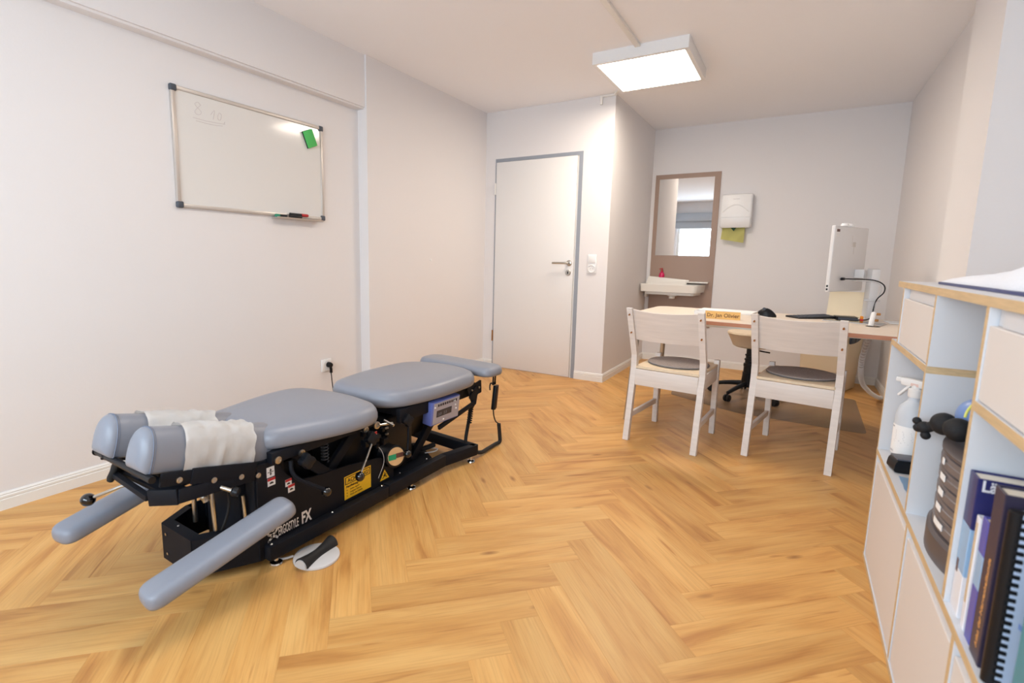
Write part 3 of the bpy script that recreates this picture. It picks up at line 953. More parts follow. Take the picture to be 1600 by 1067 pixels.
for yy in (2.430, 2.452):
    obox(bm, (-1.415, yy, .445), (-1.415, yy - .008, .372), .006, .008)
obox(bm, (-1.415, 2.420, .378), (-1.415, 2.452, .378), .006, .016)
tube(bm, [(-1.415, 2.42, .380), (-1.415, 2.398, .386), (-1.413, 2.385, .372), (-1.413, 2.388, .350)], .004, 8, 4)
obj('handset_hook', bm, M['matblack'], T)

# head section: two D-shaped rolls tilted up towards the head end
def dsec(w, h, n=22):
    pts = [(-w / 2 * .86, 0), (w / 2 * .86, 0), (w / 2 * .965, h * .06)]
    for i in range(n + 1):
        a = PI * i / n
        x, z = math.cos(a), math.sin(a)
        s = 1 if x >= 0 else -1
        pts.append((w / 2 * s * abs(x) ** .82, h * .30 + h * .70 * z ** .92))
    pts.append((-w / 2 * .965, h * .06))
    return pts
HA, HB = Vector((0, .666, .460)), Vector((0, 1.060, .366))
def headpad(x, name):
    d = (HB - HA).normalized()
    upv = Vector((0, -d.z, d.y)) if d.y > 0 else Vector((0, 0, 1))
    w, h = .116, .126
    sec = dsec(w, h)
    Lh = (HB - HA).length
    rings = []
    for t_, s in ((-.026, .30), (-.0245, .52), (-.020, .74), (-.013, .89), (-.005, .975), (.004, 1), (.05, 1), (Lh * .5, 1), (Lh - .02, 1), (Lh - .006, .95), (Lh, .8)):
        zc = h * .42
        rings.append([Vector((x + a * s, 0, 0)) + HA + d * t_ + upv * (zc + (b - zc) * s) for a, b in sec])
    bm = NB(); loft(bm, rings)
    o = obj(name, bm, M['pad'], T, smooth=60)
    for off in (.0, .006):
        bm = NB()
        pts = [Vector((x + a * 1.003, 0, 0)) + HA + d * (.002 + off) + upv * (h * .42 + (b - h * .42) * 1.003) for a, b in sec]
        tube(bm, pts, .0011 if off else .0018, 6)
        obj('seam', bm, M['stitch'], o)
    return d, upv, sec
headpad(-1.556, 'head_pad'); d_, up_, sec_ = headpad(-1.768, 'head_pad')
# head mechanism
bm = NB(); cyl(bm, (-1.845, .676, .452), (-1.478, .664, .452), .0105, seg=14); obj('head_crossbar', bm, M['black'], T)
bm = NB()
for x in (-1.845, -1.78): cyl(bm, (x, .676, .452), (x + .006, .676, .452), .0135, seg=14)
obj('bar_cap', bm, M['matblack'], T)
for x in (-1.492, -1.850):
    bm = NB()
    obox(bm, (x, .690, .438), (x, .80, .414), .010, .040, .003)
    obox(bm, (x + .004, .775, .420), (x + .004, .985, .368), .010, .048, .003)
    obj('head_side_rail', bm, M['matblack'], T)
bm = NB()
obox(bm, (-1.562, .70, .446), (-1.562, 1.04, .362), .09, .014, .002); obox(bm, (-1.775, .70, .446), (-1.775, 1.04, .362), .09, .014, .002)
obox(bm, (-1.84, .80, .412), (-1.49, .80, .412), .05, .018); obox(bm, (-1.84, .98, .366), (-1.49, .98, .366), .05, .02)
obj('head_pad_tray', bm, M['matblack'], T)
for yy, zz in ((.738, .424), (.84, .385), (.93, .362), (.99, .345)):
    bm = NB(); lathe(bm, (-1.486, yy, zz), (1, 0, 0), [(.009, 0), (.009, .005), (.005, .006), (0, .004)], 12); obj('bolt', bm, M['satin'], T)
bm = NB(); cyl(bm, (-1.486, .862, .352), (-1.450, .885, .338), .0065, seg=12); obj('pivot_pin', bm, M['satin'], T)
bm = NB(); lathe(bm, (-1.458, .880, .341), (1, .6, -.35), [(.010, 0), (.015, .006), (.015, .020), (.010, .024), (0, .024)], 18); obj('pin_knob', bm, M['black'], T)
bm = NB()
obox(bm, (-1.842, .712, .366), (-1.565, .690, .366), .018, .018, .002)
obox(bm, (-1.565, .690, .366), (-1.490, .735, .372), .012, .05, .003)
obox(bm, (-1.490, .735, .372), (-1.490, .98, .352), .012, .044, .003)
obox(bm, (-1.842, .712, .366), (-1.842, .98, .350), .012, .044, .003)
obox(bm, (-1.83, .76, .36), (-1.50, .76, .36), .06, .012)
obox(bm, (-1.70, .72, .40), (-1.70, .99, .33), .05, .03)
obj('lower_head_frame', bm, M['matblack'], T)
bm = NB(); lathe(bm, (-1.815, .713, .398), (-.35, -.25, -1), [(.006, -.014), (.0105, -.012), (.0125, 0), (.011, .022), (.0125, .044), (.0095, .056), (0, .058)], 18); obj('grip', bm, M['rubber'], T)
bm = NB(); tube(bm, [(-1.745, .72, .350), (-1.765, .705, .345), (-1.79, .684, .332), (-1.838, .650, .308)], .0052, 10, 3)
lv = obj('lever', bm, M['satin'], T)
bm = NB(); ball(bm, (-1.848, .642, .302), .021, 20, (1.1, 1, .95)); obj('lever_ball', bm, M['gloss'], lv)
bm = NB(); cyl(bm, (-1.61, .80, .325), (-1.600, .905, .298), .0115, seg=16); cyl(bm, (-1.598, .90, .300), (-1.585, .96, .285), .007, seg=12)
lathe(bm, (-1.595, .865, .296), (.3, .2, -1), [(.012, 0), (.014, .006), (.010, .018), (.010, .024), (0, .024)], 14)
obj('gas_spring', bm, M['satin'], T)
bm = NB()
tube(bm, [(-1.56, .80, .345), (-1.57, .86, .345), (-1.57, .92, .32), (-1.56, .93, .25), (-1.57, .91, .17), (-1.60, .90, .13), (-1.56, .95, .13)], .0045, 8, 6)
tube(bm, [(-1.60, .78, .350), (-1.60, .86, .350), (-1.59, .93, .325), (-1.54, 1.0, .30)], .004, 8, 6)
tube(bm, [(-1.63, .82, .40), (-1.62, .84, .35), (-1.62, .86, .30)], .004, 8, 6)
obj('head_cable', bm, M['rubber'], T)

# arm rests
def armrest(A, B, w=.106, h=.046):
    A, B = Vector(A), Vector(B)
    d = (B - A)
    L = d.length
    y = d.normalized(); x = y.cross(Vector((0, 0, 1))).normalized(); z = x.cross(y)
    m = Matrix(((x.x, y.x, z.x, A.x), (x.y, y.y, z.y, A.y), (x.z, y.z, z.z, A.z), (0, 0, 0, 1)))
    bm = NB()
    cushion(bm, rounded([(-w / 2, 0), (w / 2, 0), (w / 2, L), (-w / 2, L)], .042, 8), -h / 2, h / 2, .0145, .0015, m)
    return bm
ar = obj('arm_rest', armrest((-1.432, .594, .144), (-1.374, 1.030, .264)), M['pad'], T, smooth=60)
bm = NB(); obox(bm, (-1.39, .98, .205), (-1.487, 1.04, .215), .03, .018); obj('arm_bracket', bm, M['matblack'], ar)
ar = obj('arm_rest', armrest((-1.872, .560, .205), (-1.93, 1.06, .300)), M['pad'], T, smooth=60)
bm = NB(); obox(bm, (-1.885, .72, .212), (-1.90, 1.05, .275), .03, .018); obj('arm_bracket', bm, M['matblack'], ar)

# decals and lettering on the near cover
XS = -1.4838
def sidetext(txt, y, z, size, m, name, sx=1.0, bold=0.0, x=XS, slope=0.0, parent=T):
    mt = axes_m((x, y, z), (0, 1, slope), (0, 0, 1))
    return obj(name, text_bm(txt, size, mt, .0003, sx=sx, bold=bold), m, parent, smooth=0)
sidetext('ERGOSTYLE', 1.058, .094, .047, M['print_white'], 'lettering', sx=.345, bold=.0006)
sidetext('FX', 1.157, .094, .062, M['print_white'], 'lettering', sx=.60, bold=.0020)
bm = NB()
lathe(bm, (XS, 1.036, .1285), (1, 0, 0), [(.0075, 0), (.0075, .0006), (0, .0006)], 18)
def stroke(bm, pts, w):
    P = [Vector(p) for p in pts]
    for i in range(len(P) - 1):
        a, b = P[i], P[i + 1]
        n = Vector((-(b - a).y, (b - a).x)).normalized() * w / 2
        e = (b - a).normalized() * w * .3
        a2, b2 = a - e, b + e
        q = [a2 - n, b2 - n, b2 + n, a2 + n]
        loft(bm, [[Vector((XS, p.x, p.y)) for p in q], [Vector((XS + .0006, p.x, p.y)) for p in q]])
stroke(bm, [(1.014, .124), (1.020, .114), (1.033, .110), (1.046, .114), (1.056, .126)], .007)
stroke(bm, [(1.034, .111), (1.030, .100), (1.020, .091), (1.017, .078)], .009)
stroke(bm, [(1.034, .104), (1.046, .099), (1.054, .092)], .008)
obj('figure_emblem', bm, M['print_white'], T, smooth=0)
bm = NB(); box(bm, (XS - .0004, 1.368, .098), (XS + .0004, 1.518, .196)); ws = obj('warning_sign', bm, M['yellow'], T, smooth=0)
bm = NB(); box(bm, (XS + .0003, 1.372, .160), (XS + .0007, 1.514, .192)); obj('sign_band', bm, M['print_black'], ws, smooth=0)
bm = NB(); box(bm, (XS + .0006, 1.377, .1635), (XS + .0009, 1.509, .1885)); obj('sign_field', bm, M['yellow'], ws, smooth=0)
sidetext('ACHTUNG!', 1.385, .1672, .0235, M['print_black'], 'sign_text', sx=.98, bold=.0006, x=XS + .0010, parent=ws)
sidetext('Handhabung:', 1.377, .146, .0135, M['print_black'], 'sign_text', sx=.95, bold=.0004, x=XS + .0006, parent=ws)
for k, s in enumerate(('Sicher lagern', 'Langsam fahren', 'Nicht am Gelenk')):
    sidetext(s, 1.398, .132 - k * .012, .0105, M['print_black'], 'sign_text', sx=.95, x=XS + .0006, parent=ws)
    bm = NB(); lathe(bm, (XS + .0004, 1.382, .1355 - k * .012), (1, 0, 0), [(.0022, 0), (.0022, .0004), (0, .0004)], 10); obj('bullet', bm, M['print_black'], ws, smooth=0)
bm = NB(); prism(bm, [(1.575, .100), (1.632, .100), (1.6035, .145)], XS - .0004, XS + .0005, axes='yz'); tri = obj('warning_triangle', bm, M['yellow'], T, smooth=0)
bm = NB()
XS_ = XS; XS = XS + .0004
stroke(bm, [(1.604, .132), (1.603, .116)], .005); stroke(bm, [(1.590, .108), (1.603, .118), (1.617, .109)], .004); stroke(bm, [(1.594, .120), (1.613, .122)], .0035)
XS = XS_
obj('triangle_mark', bm, M['print_black'], tri, smooth=0)
def decal(y, z, w, h, red, x=XS):
    bm = NB(); box(bm, (x - .0004, y, z), (x + .0004, y + w, z + h)); d0 = obj('decal', bm, M['print_white'], T, smooth=0)
    if red:
        bm = NB(); box(bm, (x + .0003, y, z + h * .66), (x + .0008, y + w, z + h)); obj('decal_band', bm, M['red'], d0, smooth=0)
        bm = NB(); prism(bm, [(y + w * .25, z + h * .25), (y + w * .75, z + h * .25), (y + w * .75, z + h * .40), (y + w * .5, z + h * .52), (y + w * .25, z + h * .42)], x + .0003, x + .0008, axes='yz'); obj('decal_mark', bm, M['print_black'], d0, smooth=0)
    else:
        bm = NB()
        yc = y + w / 2
        prism(bm, [(yc - w * .16, z + h * .62), (yc + w * .16, z + h * .62), (yc, z + h * .88)], x + .0003, x + .0008, axes='yz')
        prism(bm, [(yc - w * .16, z + h * .38), (yc, z + h * .12), (yc + w * .16, z + h * .38)], x + .0003, x + .0008, axes='yz')
        box(bm, (x + .0003, y + w * .1, z + h * .47), (x + .0008, y + w * .9, z + h * .53))
        box(bm, (x + .0003, yc - w * .04, z + h * .3), (x + .0008, yc + w * .04, z + h * .7))
        obj('decal_mark', bm, M['print_black'], d0, smooth=0)
XD = -1.4835
decal(1.022, .322, .030, .036, False, XD)
decal(1.024, .290, .030, .028, True, XD)
decal(1.094, .262, .026, .026, True, XD)
decal(1.104, .236, .028, .028, True, XD)
decal(1.505, .315, .026, .034, True, -1.458)

# coil cable and stiff hose at the foot end
bm = NB()
tube(bm, [(-1.425, 2.235, .300), (-1.445, 2.245, .27), (-1.462, 2.25, .20), (-1.468, 2.235, .12), (-1.462, 2.22, .088)], .0095, 10, 6)
pts = [(-1.444 - .012 * (k / 60) + .012 * math.cos(k * .8), 2.246 + .012 * math.sin(k * .8), .292 - k * .0016) for k in range(70)]
tube(bm, pts, .0035, 6)
obj('coil_cable', bm, M['rubber'], T)
bm = NB()
tube(bm, [(-1.42, 2.215, .045), (-1.400, 2.28, .022), (-1.405, 2.36, .016), (-1.408, 2.45, .014), (-1.402, 2.492, .018), (-1.405, 2.498, .05), (-1.412, 2.495, .125)], .011, 10, 6)
obj('hose', bm, M['rubber'], T)

# hand control hanging at the foot end
t = thing('hand_control', 'black and brown hand control hanging from the hook at the foot of the treatment table', 'hand control', (-1.41, 2.44, .29))
hm = Matrix.Translation((-1.409, 2.438, .295)) @ Matrix.Rotation(R(-9), 4, 'X')
bm = NB(); box(bm, (-.012, -.016, -.070), (.010, .010, .070), .006, 3, hm); obj('body', bm, M['black'], t)
bm = NB(); box(bm, (-.010, .008, -.062), (.009, .020, .074), .004, 2, hm); obj('back_shell', bm, M['brown'], t)
bm = NB(); tube(bm, [(-1.410, 2.424, .228), (-1.409, 2.43, .19), (-1.410, 2.455, .15), (-1.411, 2.488, .128)], .0038, 8, 6); obj('cord', bm, M['rubber'], t)

# tissues over the head pads
def tissue(x, t0, t1, right, left, seed, label):
    w, h = .116 + .008, .126 + .005
    sec = [p for p in dsec(w, h, 22)[1:]] + [dsec(w, h, 22)[0]]
    pts = [Vector((a, b)) for a, b in sec]
    pts = [Vector((pts[0].x + .002, pts[0].y - right * k / 4)) for k in (4, 3, 2, 1)] + pts + [Vector((pts[-1].x - .002, pts[-1].y - left * k / 4)) for k in (1, 2, 3, 4)]
    n = len(pts)
    bm = NB()
    ny = 26
    grid = []
    for j in range(ny + 1):
        tt = t0 + (t1 - t0) * j / ny
        row = []
        for i, p in enumerate(pts):
            q = Vector((x + p.x, 0, 0)) + HA + d_ * tt + up_ * p.y
            nn = noise.noise(Vector((i * .22 + seed, j * .20, seed))) * .011 + noise.noise(Vector((i * .6 + seed, j * .5, 3))) * .0055
            out = Vector((p.x, 0, p.y - h * .42)).normalized()
            k_e = abs(i - n / 2) / (n / 2)
            q += out * (abs(nn) + .001) + Vector((0, noise.noise(Vector((i * .35, seed, j // 20))) * .010 * (j / ny), 0)) + Vector((0, 0, noise.noise(Vector((j * .25, seed, i // (n / 2)))) * .012 if i < 4 or i > n - 5 else 0))
            row.append(bm.verts.new(q))
        grid.append(row)
    for j in range(ny):
        for i in range(n - 1):
            bm.faces.new((grid[j][i], grid[j][i + 1], grid[j + 1][i + 1], grid[j + 1][i]))
    bmesh.ops.solidify(bm, geom=bm.faces[:], thickness=.0006)
    o = obj('head_tissue', bm, M['tissue'], None, smooth=60)
    return tag(o, label, 'tissue', 'tissues on the head pads')
tissue(-1.556, .088, .318, .030, -.035, 1.3, 'crumpled white tissue draped over the near head pad of the treatment table')
tissue(-1.768, .085, .318, -.030, -.020, 8.1, 'crumpled white tissue draped over the far head pad beside the left wall')

# foot pedal on the floor
t = thing('foot_pedal', 'round pale foot pedal with a black waisted roller, on the floor beside the table', 'foot pedal', (-1.388, 1.142, 0))
bm = NB(); lathe(bm, (-1.388, 1.142, 0), (0, 0, 1), [(.079, 0), (.081, .003), (.080, .009), (.076, .0115), (0, .012)], 40); obj('base_disc', bm, M['palegrey'], t)
a_, b_ = Vector((-1.372, 1.062, .012)), Vector((-1.398, 1.222, .012))
d2 = (b_ - a_); u2 = Vector((-d2.y, d2.x, 0)).normalized()
bm = NB()
rings = []
for k in range(13):
    s = k / 12
    rad = .018 + .010 * (2 * abs(s - .5)) ** 1.6
    ctr = a_ + d2 * s
    rings.append([ctr + u2 * math.cos(PI * i / 14) * rad + Vector((0, 0, math.sin(PI * i / 14) * rad * 1.15)) for i in range(15)])
loft(bm, rings)
obj('roller', bm, M['rubber'], t)
bm = NB()
for s, e in ((-.006, 0.001),):
    rad = .0235
    ring = lambda q: [q + u2 * math.cos(PI * i / 14) * rad + Vector((0, 0, math.sin(PI * i / 14) * rad * 1.1)) for i in range(15)]
    loft(bm, [ring(a_ + d2.normalized() * s), ring(a_ + d2.normalized() * e)])
obj('end_cap', bm, M['palegrey'], t)
bm = NB(); tube(bm, [(-1.452, 1.092, .010), (-1.470, 1.065, .008), (-1.50, 1.06, .008), (-1.56, 1.12, .010)], .004, 8, 6); obj('cord', bm, M['palegrey'], t)

# ------------------------------------------------------------------ alcove: mirror panel, sink, dispenser
t = thing('mirror_panel', 'tall taupe wall panel with a rectangular mirror above the sink', 'mirror', (-1.055, YA, .42))
bm = NB(); box(bm, (-1.374, YA - .014, .405), (-.735, YA, 1.988), .002); obj('panel', bm, M['mirrorpanel'], t)
bm = NB(); box(bm, (-1.331, YA - .0175, 1.148), (-.792, YA - .014, 1.940)); obj('mirror', bm, M['mirror'], t, smooth=0)
t = thing('wash_basin', 'small cream ceramic wash basin mounted on the taupe panel', 'sink', (-1.10, 5.6, .77))
bm = NB()
o2 = rounded([(-1.402, 5.415, .02), (-.842, 5.415, .035), (-.800, 5.697, .004), (-1.402, 5.697, .004)], .02, 5)
i2 = rounded([(-1.375, 5.440), (-.865, 5.440), (-.835, 5.640), (-1.375, 5.640)], .05, 5)
lo = [(x * .97 - 1.12 * .03, y * .97 + 5.70 * .03) for x, y in o2]
mid = [(x * .86 - 1.10 * .14, y * .84 + 5.70 * .16) for x, y in o2]
bi = [(x * .86 - 1.10 * .14, y * .80 + 5.56 * .20) for x, y in i2]
rings = [[Vector((x, y, .742)) for x, y in mid], [Vector((x, y, .768)) for x, y in mid], [Vector((x, y, .772)) for x, y in lo], [Vector((x, y, .846)) for x, y in o2], [Vector((x, y, .852)) for x, y in inset(o2, .004)], [Vector((x, y, .850)) for x, y in i2], [Vector((x, y, .790)) for x, y in bi]]
loft(bm, rings)
obj('basin', bm, M['ceramic'], t)
bm = NB(); loft(bm, [[Vector(p) for p in ((-1.395, 5.64, .850), (-.98, 5.64, .850), (-.98, 5.695, .850), (-1.395, 5.695, .850))], [Vector(p) for p in ((-1.375, 5.67, .925), (-.96, 5.67, .893), (-.96, 5.695, .893), (-1.375, 5.695, .925))]])
obj('splash_ledge', bm, M['ceramic'], t)
bm = NB(); box(bm, (-.985, 5.60, .868), (-.770, 5.698, .882), .003); obj('side_shelf', bm, M['ceramic'], t)
bm = NB(); lathe(bm, (-1.10, 5.56, .742), (0, 0, -1), [(.05, 0), (.05, .012), (.03, .018), (.03, .04), (0, .04)], 20); obj('drain', bm, M['ceramic'], t)
bm = NB(); box(bm, (-1.400, 5.62, .70), (-1.375, 5.698, .765), .004); obj('bracket', bm, M['ceramic'], t)
t = thing('soap_bottle', 'small bright pink soap bottle on the wash basin', 'bottle', (-1.245, 5.685, .915))
bm = NB(); lathe(bm, (-1.245, 5.685, .914), (0, 0, 1), [(.024, 0), (.029, .006), (.028, .03), (.018, .052), (.009, .060), (.009, .066)], 18); obj('bottle', bm, M['pink'], t)
bm = NB(); lathe(bm, (-1.245, 5.685, .978), (0, 0, 1), [(.014, 0), (.014, .010), (.006, .012), (.006, .026), (.010, .028), (.010, .034), (0, .035)], 14); tube(bm, [(-1.245, 5.685, 1.008), (-1.262, 5.668, 1.006), (-1.268, 5.664, .998)], .004, 8); obj('pump', bm, M['red'], t)
t = thing('towel_dispenser', 'white plastic paper towel dispenser on the alcove wall', 'dispenser', (-.565, YA, 1.42))
bm = NB()
x0, x1 = -.705, -.430
prof = [(YA, 1.430), (YA - .105, 1.425), (YA - .118, 1.440), (YA - .120, 1.515), (YA - .113, 1.517), (YA - .113, 1.524), (YA - .120, 1.526), (YA - .120, 1.66), (YA - .105, 1.742), (YA - .085, 1.750), (YA, 1.750)]
def dring(x, s):
    zc, yc = 1.59, YA
    return [Vector((x, yc + (y - yc) * s, zc + (z - zc) * s)) for y, z in prof]
loft(bm, [dring(x0, .93), dring(x0 + .004, .97), dring(x0 + .016, 1), dring(x1 - .016, 1), dring(x1 - .004, .97), dring(x1, .93)])
body = obj('housing', bm, M['white'], t, smooth=40)
bm = NB()
tube(bm, [(x0 + .02 + (x1 - x0 - .04) * k / 12, YA - .120 + .004 * 0, 1.575 + .070 * math.sin(PI * k / 12)) for k in range(13)], .0042, 8); obj('embossed_arch', bm, M['white'], body)
bm = NB(); box(bm, (-.600, YA - .1135, 1.692), (-.540, YA - .1095, 1.702), .002, mtx=None); obj('emblem', bm, M['palegrey'], body)
bm = NB()
gx, gy = 10, 8
grid = []
for j in range(gy + 1):
    grid.append([bm.verts.new((-.682 + .205 * i / gx - .004 * j / gy, YA - .060 - .022 * (j / gy) + .008 * math.sin(i * 1.1 + j * .5), 1.432 - (.118 + .035 * (i / gx)) * j / gy)) for i in range(gx + 1)])
for j in range(gy):
    for i in range(gx):
        bm.faces.new((grid[j][i], grid[j][i + 1], grid[j + 1][i + 1], grid[j + 1][i]))
bmesh.ops.solidify(bm, geom=bm.faces[:], thickness=.001)
pt = obj('paper_towel', bm, M['lime'], t, smooth=50)
bm = NB(); loft(bm, [[Vector(p) for p in ((-.61, YA - .076, 1.432), (-.55, YA - .076, 1.432), (-.575, YA - .084, 1.392))], [Vector(p) for p in ((-.61, YA - .073, 1.432), (-.55, YA - .073, 1.432), (-.575, YA - .081, 1.392))]])
obj('towel_tip', bm, M['dkgreen'], pt)

# ------------------------------------------------------------------ desk group
DZT = .7356
def bend(t0, t1, n=7):
    return [t0 + (t1 - t0) * i / n for i in range(n + 1)]
t = thing('desk', 'pale desk with rounded corners behind the two chairs', 'desk', (-.15, 3.7, 0))
top = rounded([(-.945, 3.330, .20), (.665, 3.165, .03), (.672, 4.135, .05), (-.905, 4.150, .10)], .05, 8)
bm = NB(); prism(bm, top, DZT - .003, DZT - .0006); obj('top_surface', bm, M['desk'], t, smooth=0)
bm = NB(); prism(bm, top, DZT - .024, DZT - .003); obj('tabletop', bm, M['deskedge'], t)
for (x, y, x2, y2) in ((-.922, 3.405, -.885, 3.47), (-.862, 4.08, -.83, 4.02), (.60, 3.26, .58, 3.30), (.62, 4.07, .60, 4.02)):
    bm = NB(); cyl(bm, (x, y, 0), (x2, y2, DZT - .024), .0175, seg=16); obj('leg', bm, M['satin'], t)
bm = NB(); box(bm, (-.85, 3.48, DZT - .06), (.58, 3.51, DZT - .024)); box(bm, (-.80, 3.99, DZT - .06), (.58, 4.02, DZT - .024)); obj('frame', bm, M['satin'], t)
bm = NB(); lathe(bm, (.395, 3.62, DZT), (0, 0, 1), [(.034, -.022), (.034, .001), (.026, .002), (.024, -.001), (0, -.001)], 22); obj('cable_grommet', bm, M['black'], t)

def chair(name, label, loc, rz):
    t = thing(name, label, 'chair', loc, rz, 'visitor chairs at the desk')
    wr, wf = .198, .183      # half widths rear / front (leg centres)
    s = .017
    for sx in (-1, 1):
        bm = NB()
        # rear leg: one bent post seen from the side
        path = [(-.236, 0.0), (-.162, .440), (-.166, .520), (-.292, .812)]
        front = [(y + .017, z) for y, z in path]; back = [(y - .017, z) for y, z in reversed(path)]
        poly = front + back
        poly = [(y, max(z, 0)) for y, z in poly]
        prism(bm, rounded(poly, .006, 3), sx * wr - .0165, sx * wr + .0165, axes='yz')
        bmesh.ops.bevel(bm, geom=[e for e in bm.edges if e.calc_face_angle(0) > .8], offset=.0025, segments=1, affect='EDGES')
        lg = obj('leg', bm, M['chair'], t, local=True)
        for zz, yy in ((.775, -.300), (.665, -.252)):
            bm = NB(); dd = Vector((0, -.93, -.37)); cyl(bm, Vector((sx * wr, yy + .008, zz)), Vector((sx * wr, yy + .008, zz)) + dd * .0125, .0045, seg=10); obj('bolt', bm, M['brass'], lg, local=True)
        bm = NB(); obox(bm, (sx * wf, .236, 0), (sx * wf, .228, .478), .032, .034, .003, up=(0, 1, 0)); obj('leg', bm, M['chair'], t, local=True)
        bm = NB(); obox(bm, (sx * (wr - .002), -.195, .150), (sx * wf, .232, .150), .018, .034, .003); obj('stretcher', bm, M['chair'], t, local=True)
        bm = NB(); obox(bm, (sx * (wr - .004), -.165, .395), (sx * wf, .225, .395), .018, .088, .003); obj('apron', bm, M['chair'], t, local=True)
    bm = NB(); box(bm, (-wr + .016, -.192, .338), (wr - .016, -.174, .437), .003); obj('apron', bm, M['chair'], t, local=True)
    bm = NB(); box(bm, (-wf + .012, .216, .385), (wf - .012, .234, .437), .003); obj('apron', bm, M['chair'], t, local=True)
    bm = NB(); prism(bm, rounded([(-wr + .012, -.185), (wr - .012, -.185), (wf + .010, .245), (-wf - .010, .245)], .012, 4), .440, .454); obj('seat', bm, M['seatwood'], t, local=True)
    # curved backrest between the posts
    bm = NB()
    rings = []
    n = 14
    for i in range(n + 1):
        u = i / n * 2 - 1
        x = u * (wr - .014)
        bow = .040 * (1 - u * u)
        ztop, zbot = .805 - .010 * (1 - u * u), .618 + .0 * (1 - u * u)
        yt, yb_ = -.289 + .012 - bow, -.205 + .010 - bow
        th = .010
        rings.append([Vector((x, yb_, zbot)), Vector((x, yt, ztop)), Vector((x, yt - th, ztop - .002)), Vector((x, yb_ - th, zbot))])
    loft(bm, rings)
    obj('backrest', bm, M['chair'], t, local=True)
    return t
c1 = chair('wooden_chair', 'whitewashed wooden chair at the left, nearer the door wall, pushed up to the desk', (-.585, 3.223, 0), R(-5.8))
c2 = chair('wooden_chair', 'whitewashed wooden chair at the right, in front of the waste bin, nearer the white shelf', (.064, 3.338, 0), R(-8.3))
def seat_cushion(c, label):
    m = ORIG[c.name]
    p = m @ Vector((0, .045, .4545))
    t = thing('seat_cushion', label, 'cushion', p, 0, 'round felt cushions on the chairs')
    bm = NB(); lathe(bm, p, (0, 0, 1), [(.168, 0), (.177, .003), (.178, .009), (.173, .014), (.15, .016), (0, .0165)], 48); obj('felt', bm, M['felt'], t)
    bm = NB(); tube(bm, [p + Vector((.1785 * math.cos(a), .1785 * math.sin(a), .007)) for a in [2 * PI * i / 48 for i in range(49)]], .0016, 6); obj('edge_seam', bm, M['dkgrey'], t)
seat_cushion(c1, 'round grey felt cushion on the left wooden chair')
seat_cushion(c2, 'round grey felt cushion on the right wooden chair')

# floor mat
bm = NB(); prism(bm, rounded([(-.86, 4.72, .06), (-.80, 4.28, .03), (-.29, 4.02, .02), (.475, 3.985, .05), (.490, 4.99, .05), (-.78, 5.0, .05)], .05, 6), 0.0003, .0028)
tag(obj('chair_mat', bm, M['matfilm'], None, smooth=0), 'thin translucent protective mat on the floor under the desk', 'floor mat')

# stool
sx_, sy_ = -.262, 4.56
t = thing('swivel_stool', 'cream rounded stool on a black column with castors behind the desk', 'stool', (sx_, sy_, .003))
bm = NB(); lathe(bm, (sx_, sy_, .415), (0, 0, 1), [(.06, -.004), (.118, .0), (.136, .010), (.172, .088), (.184, .108), (.180, .120), (.15, .128), (0, .130)], 44); obj('seat', bm, M['seatcream'], t)
bm = NB()
lathe(bm, (sx_, sy_, .09), (0, 0, 1), [(.052, 0), (.055, .02), (.048, .10), (.050, .115), (.044, .118), (.044, .165), (.047, .168), (.047, .19), (.037, .192), (.037, .215), (.043, .217), (.043, .228), (.035, .23), (.035, .252), (.041, .254), (.041, .263), (.033, .265), (.033, .325)], 28)
obj('column', bm, M['black'], t)
bm = NB(); tube(bm, [(sx_ + .02, sy_ - .03, .398), (sx_ + .10, sy_ - .05, .392), (sx_ + .135, sy_ - .055, .390)], .006, 8); obj('height_lever', bm, M['black'], t)
for k in range(5):
    a = R(100) + k * 2 * PI / 5
    dv = Vector((math.cos(a), math.sin(a), 0))
    p = Vector((sx_, sy_, 0))
    bm = NB()
    tube(bm, [p + dv * .03 + Vector((0, 0, .115)), p + dv * .15 + Vector((0, 0, .100)), p + dv * .275 + Vector((0, 0, .072))], .019, 10, 4, rfun=lambda q: 1.15 - .4 * q)
    ar = obj('star_arm', bm, M['black'], t)
    bm = NB()
    sd = Vector((-dv.y, dv.x, 0))
    q = p + dv * .280 + Vector((0, 0, .031))
    for s in (-1, 1):
        lathe(bm, q + sd * s * .006, sd * s, [(.010, 0), (.027, .0), (.028, .004), (.026, .014), (.012, .017), (0, .017)], 18)
    cyl(bm, q + Vector((0, 0, .0)), q + Vector((0, 0, .05)), .008, seg=10)
    obj('castor', bm, M['rubber'], ar)

# waste bin
t = thing('waste_bin', 'tall cream bin with a dark handle band behind the right chair', 'bin', (.29, 5.36, 0))
bmx = Matrix.Translation((.405, 5.19, 0)) @ Matrix.Rotation(R(68), 4, 'Z')
def binring(z, s, dz=0):
    pts = rounded([(0 - s, 0 - s), (.30 + s, 0 - s), (.30 + s, .33 + s), (0 - s, .33 + s)], .03, 4)
    return [bmx @ Vector((x, y, z)) for x, y in pts]
bm = NB(); loft(bm, [binring(.006, 0), binring(.012, .004), binring(.60, .030), binring(.61, .034), binring(.62, .034), binring(.62, .022), binring(.03, -.006)]); obj('body', bm, M['cream'], t)
bm = NB(); loft(bm, [binring(.0, -.01), binring(.006, -.004)]); obj('foot_rim', bm, M['black'], t)
bm = NB()
hp = [bmx @ Vector(p) for p in ((-.03, -.034, .455), (.05, -.036, .455), (.12, -.036, .462), (.20, -.036, .482), (.32, -.036, .490))]
for i in range(len(hp) - 1):
    obox(bm, hp[i], hp[i + 1] + (hp[i + 1] - hp[i]).normalized() * .004, .012, .052, .002)
obj('handle_band', bm, M['navy_dark'] if 'navy_dark' in M else mat('dark_navy_band', (34, 44, 60), .4), t)

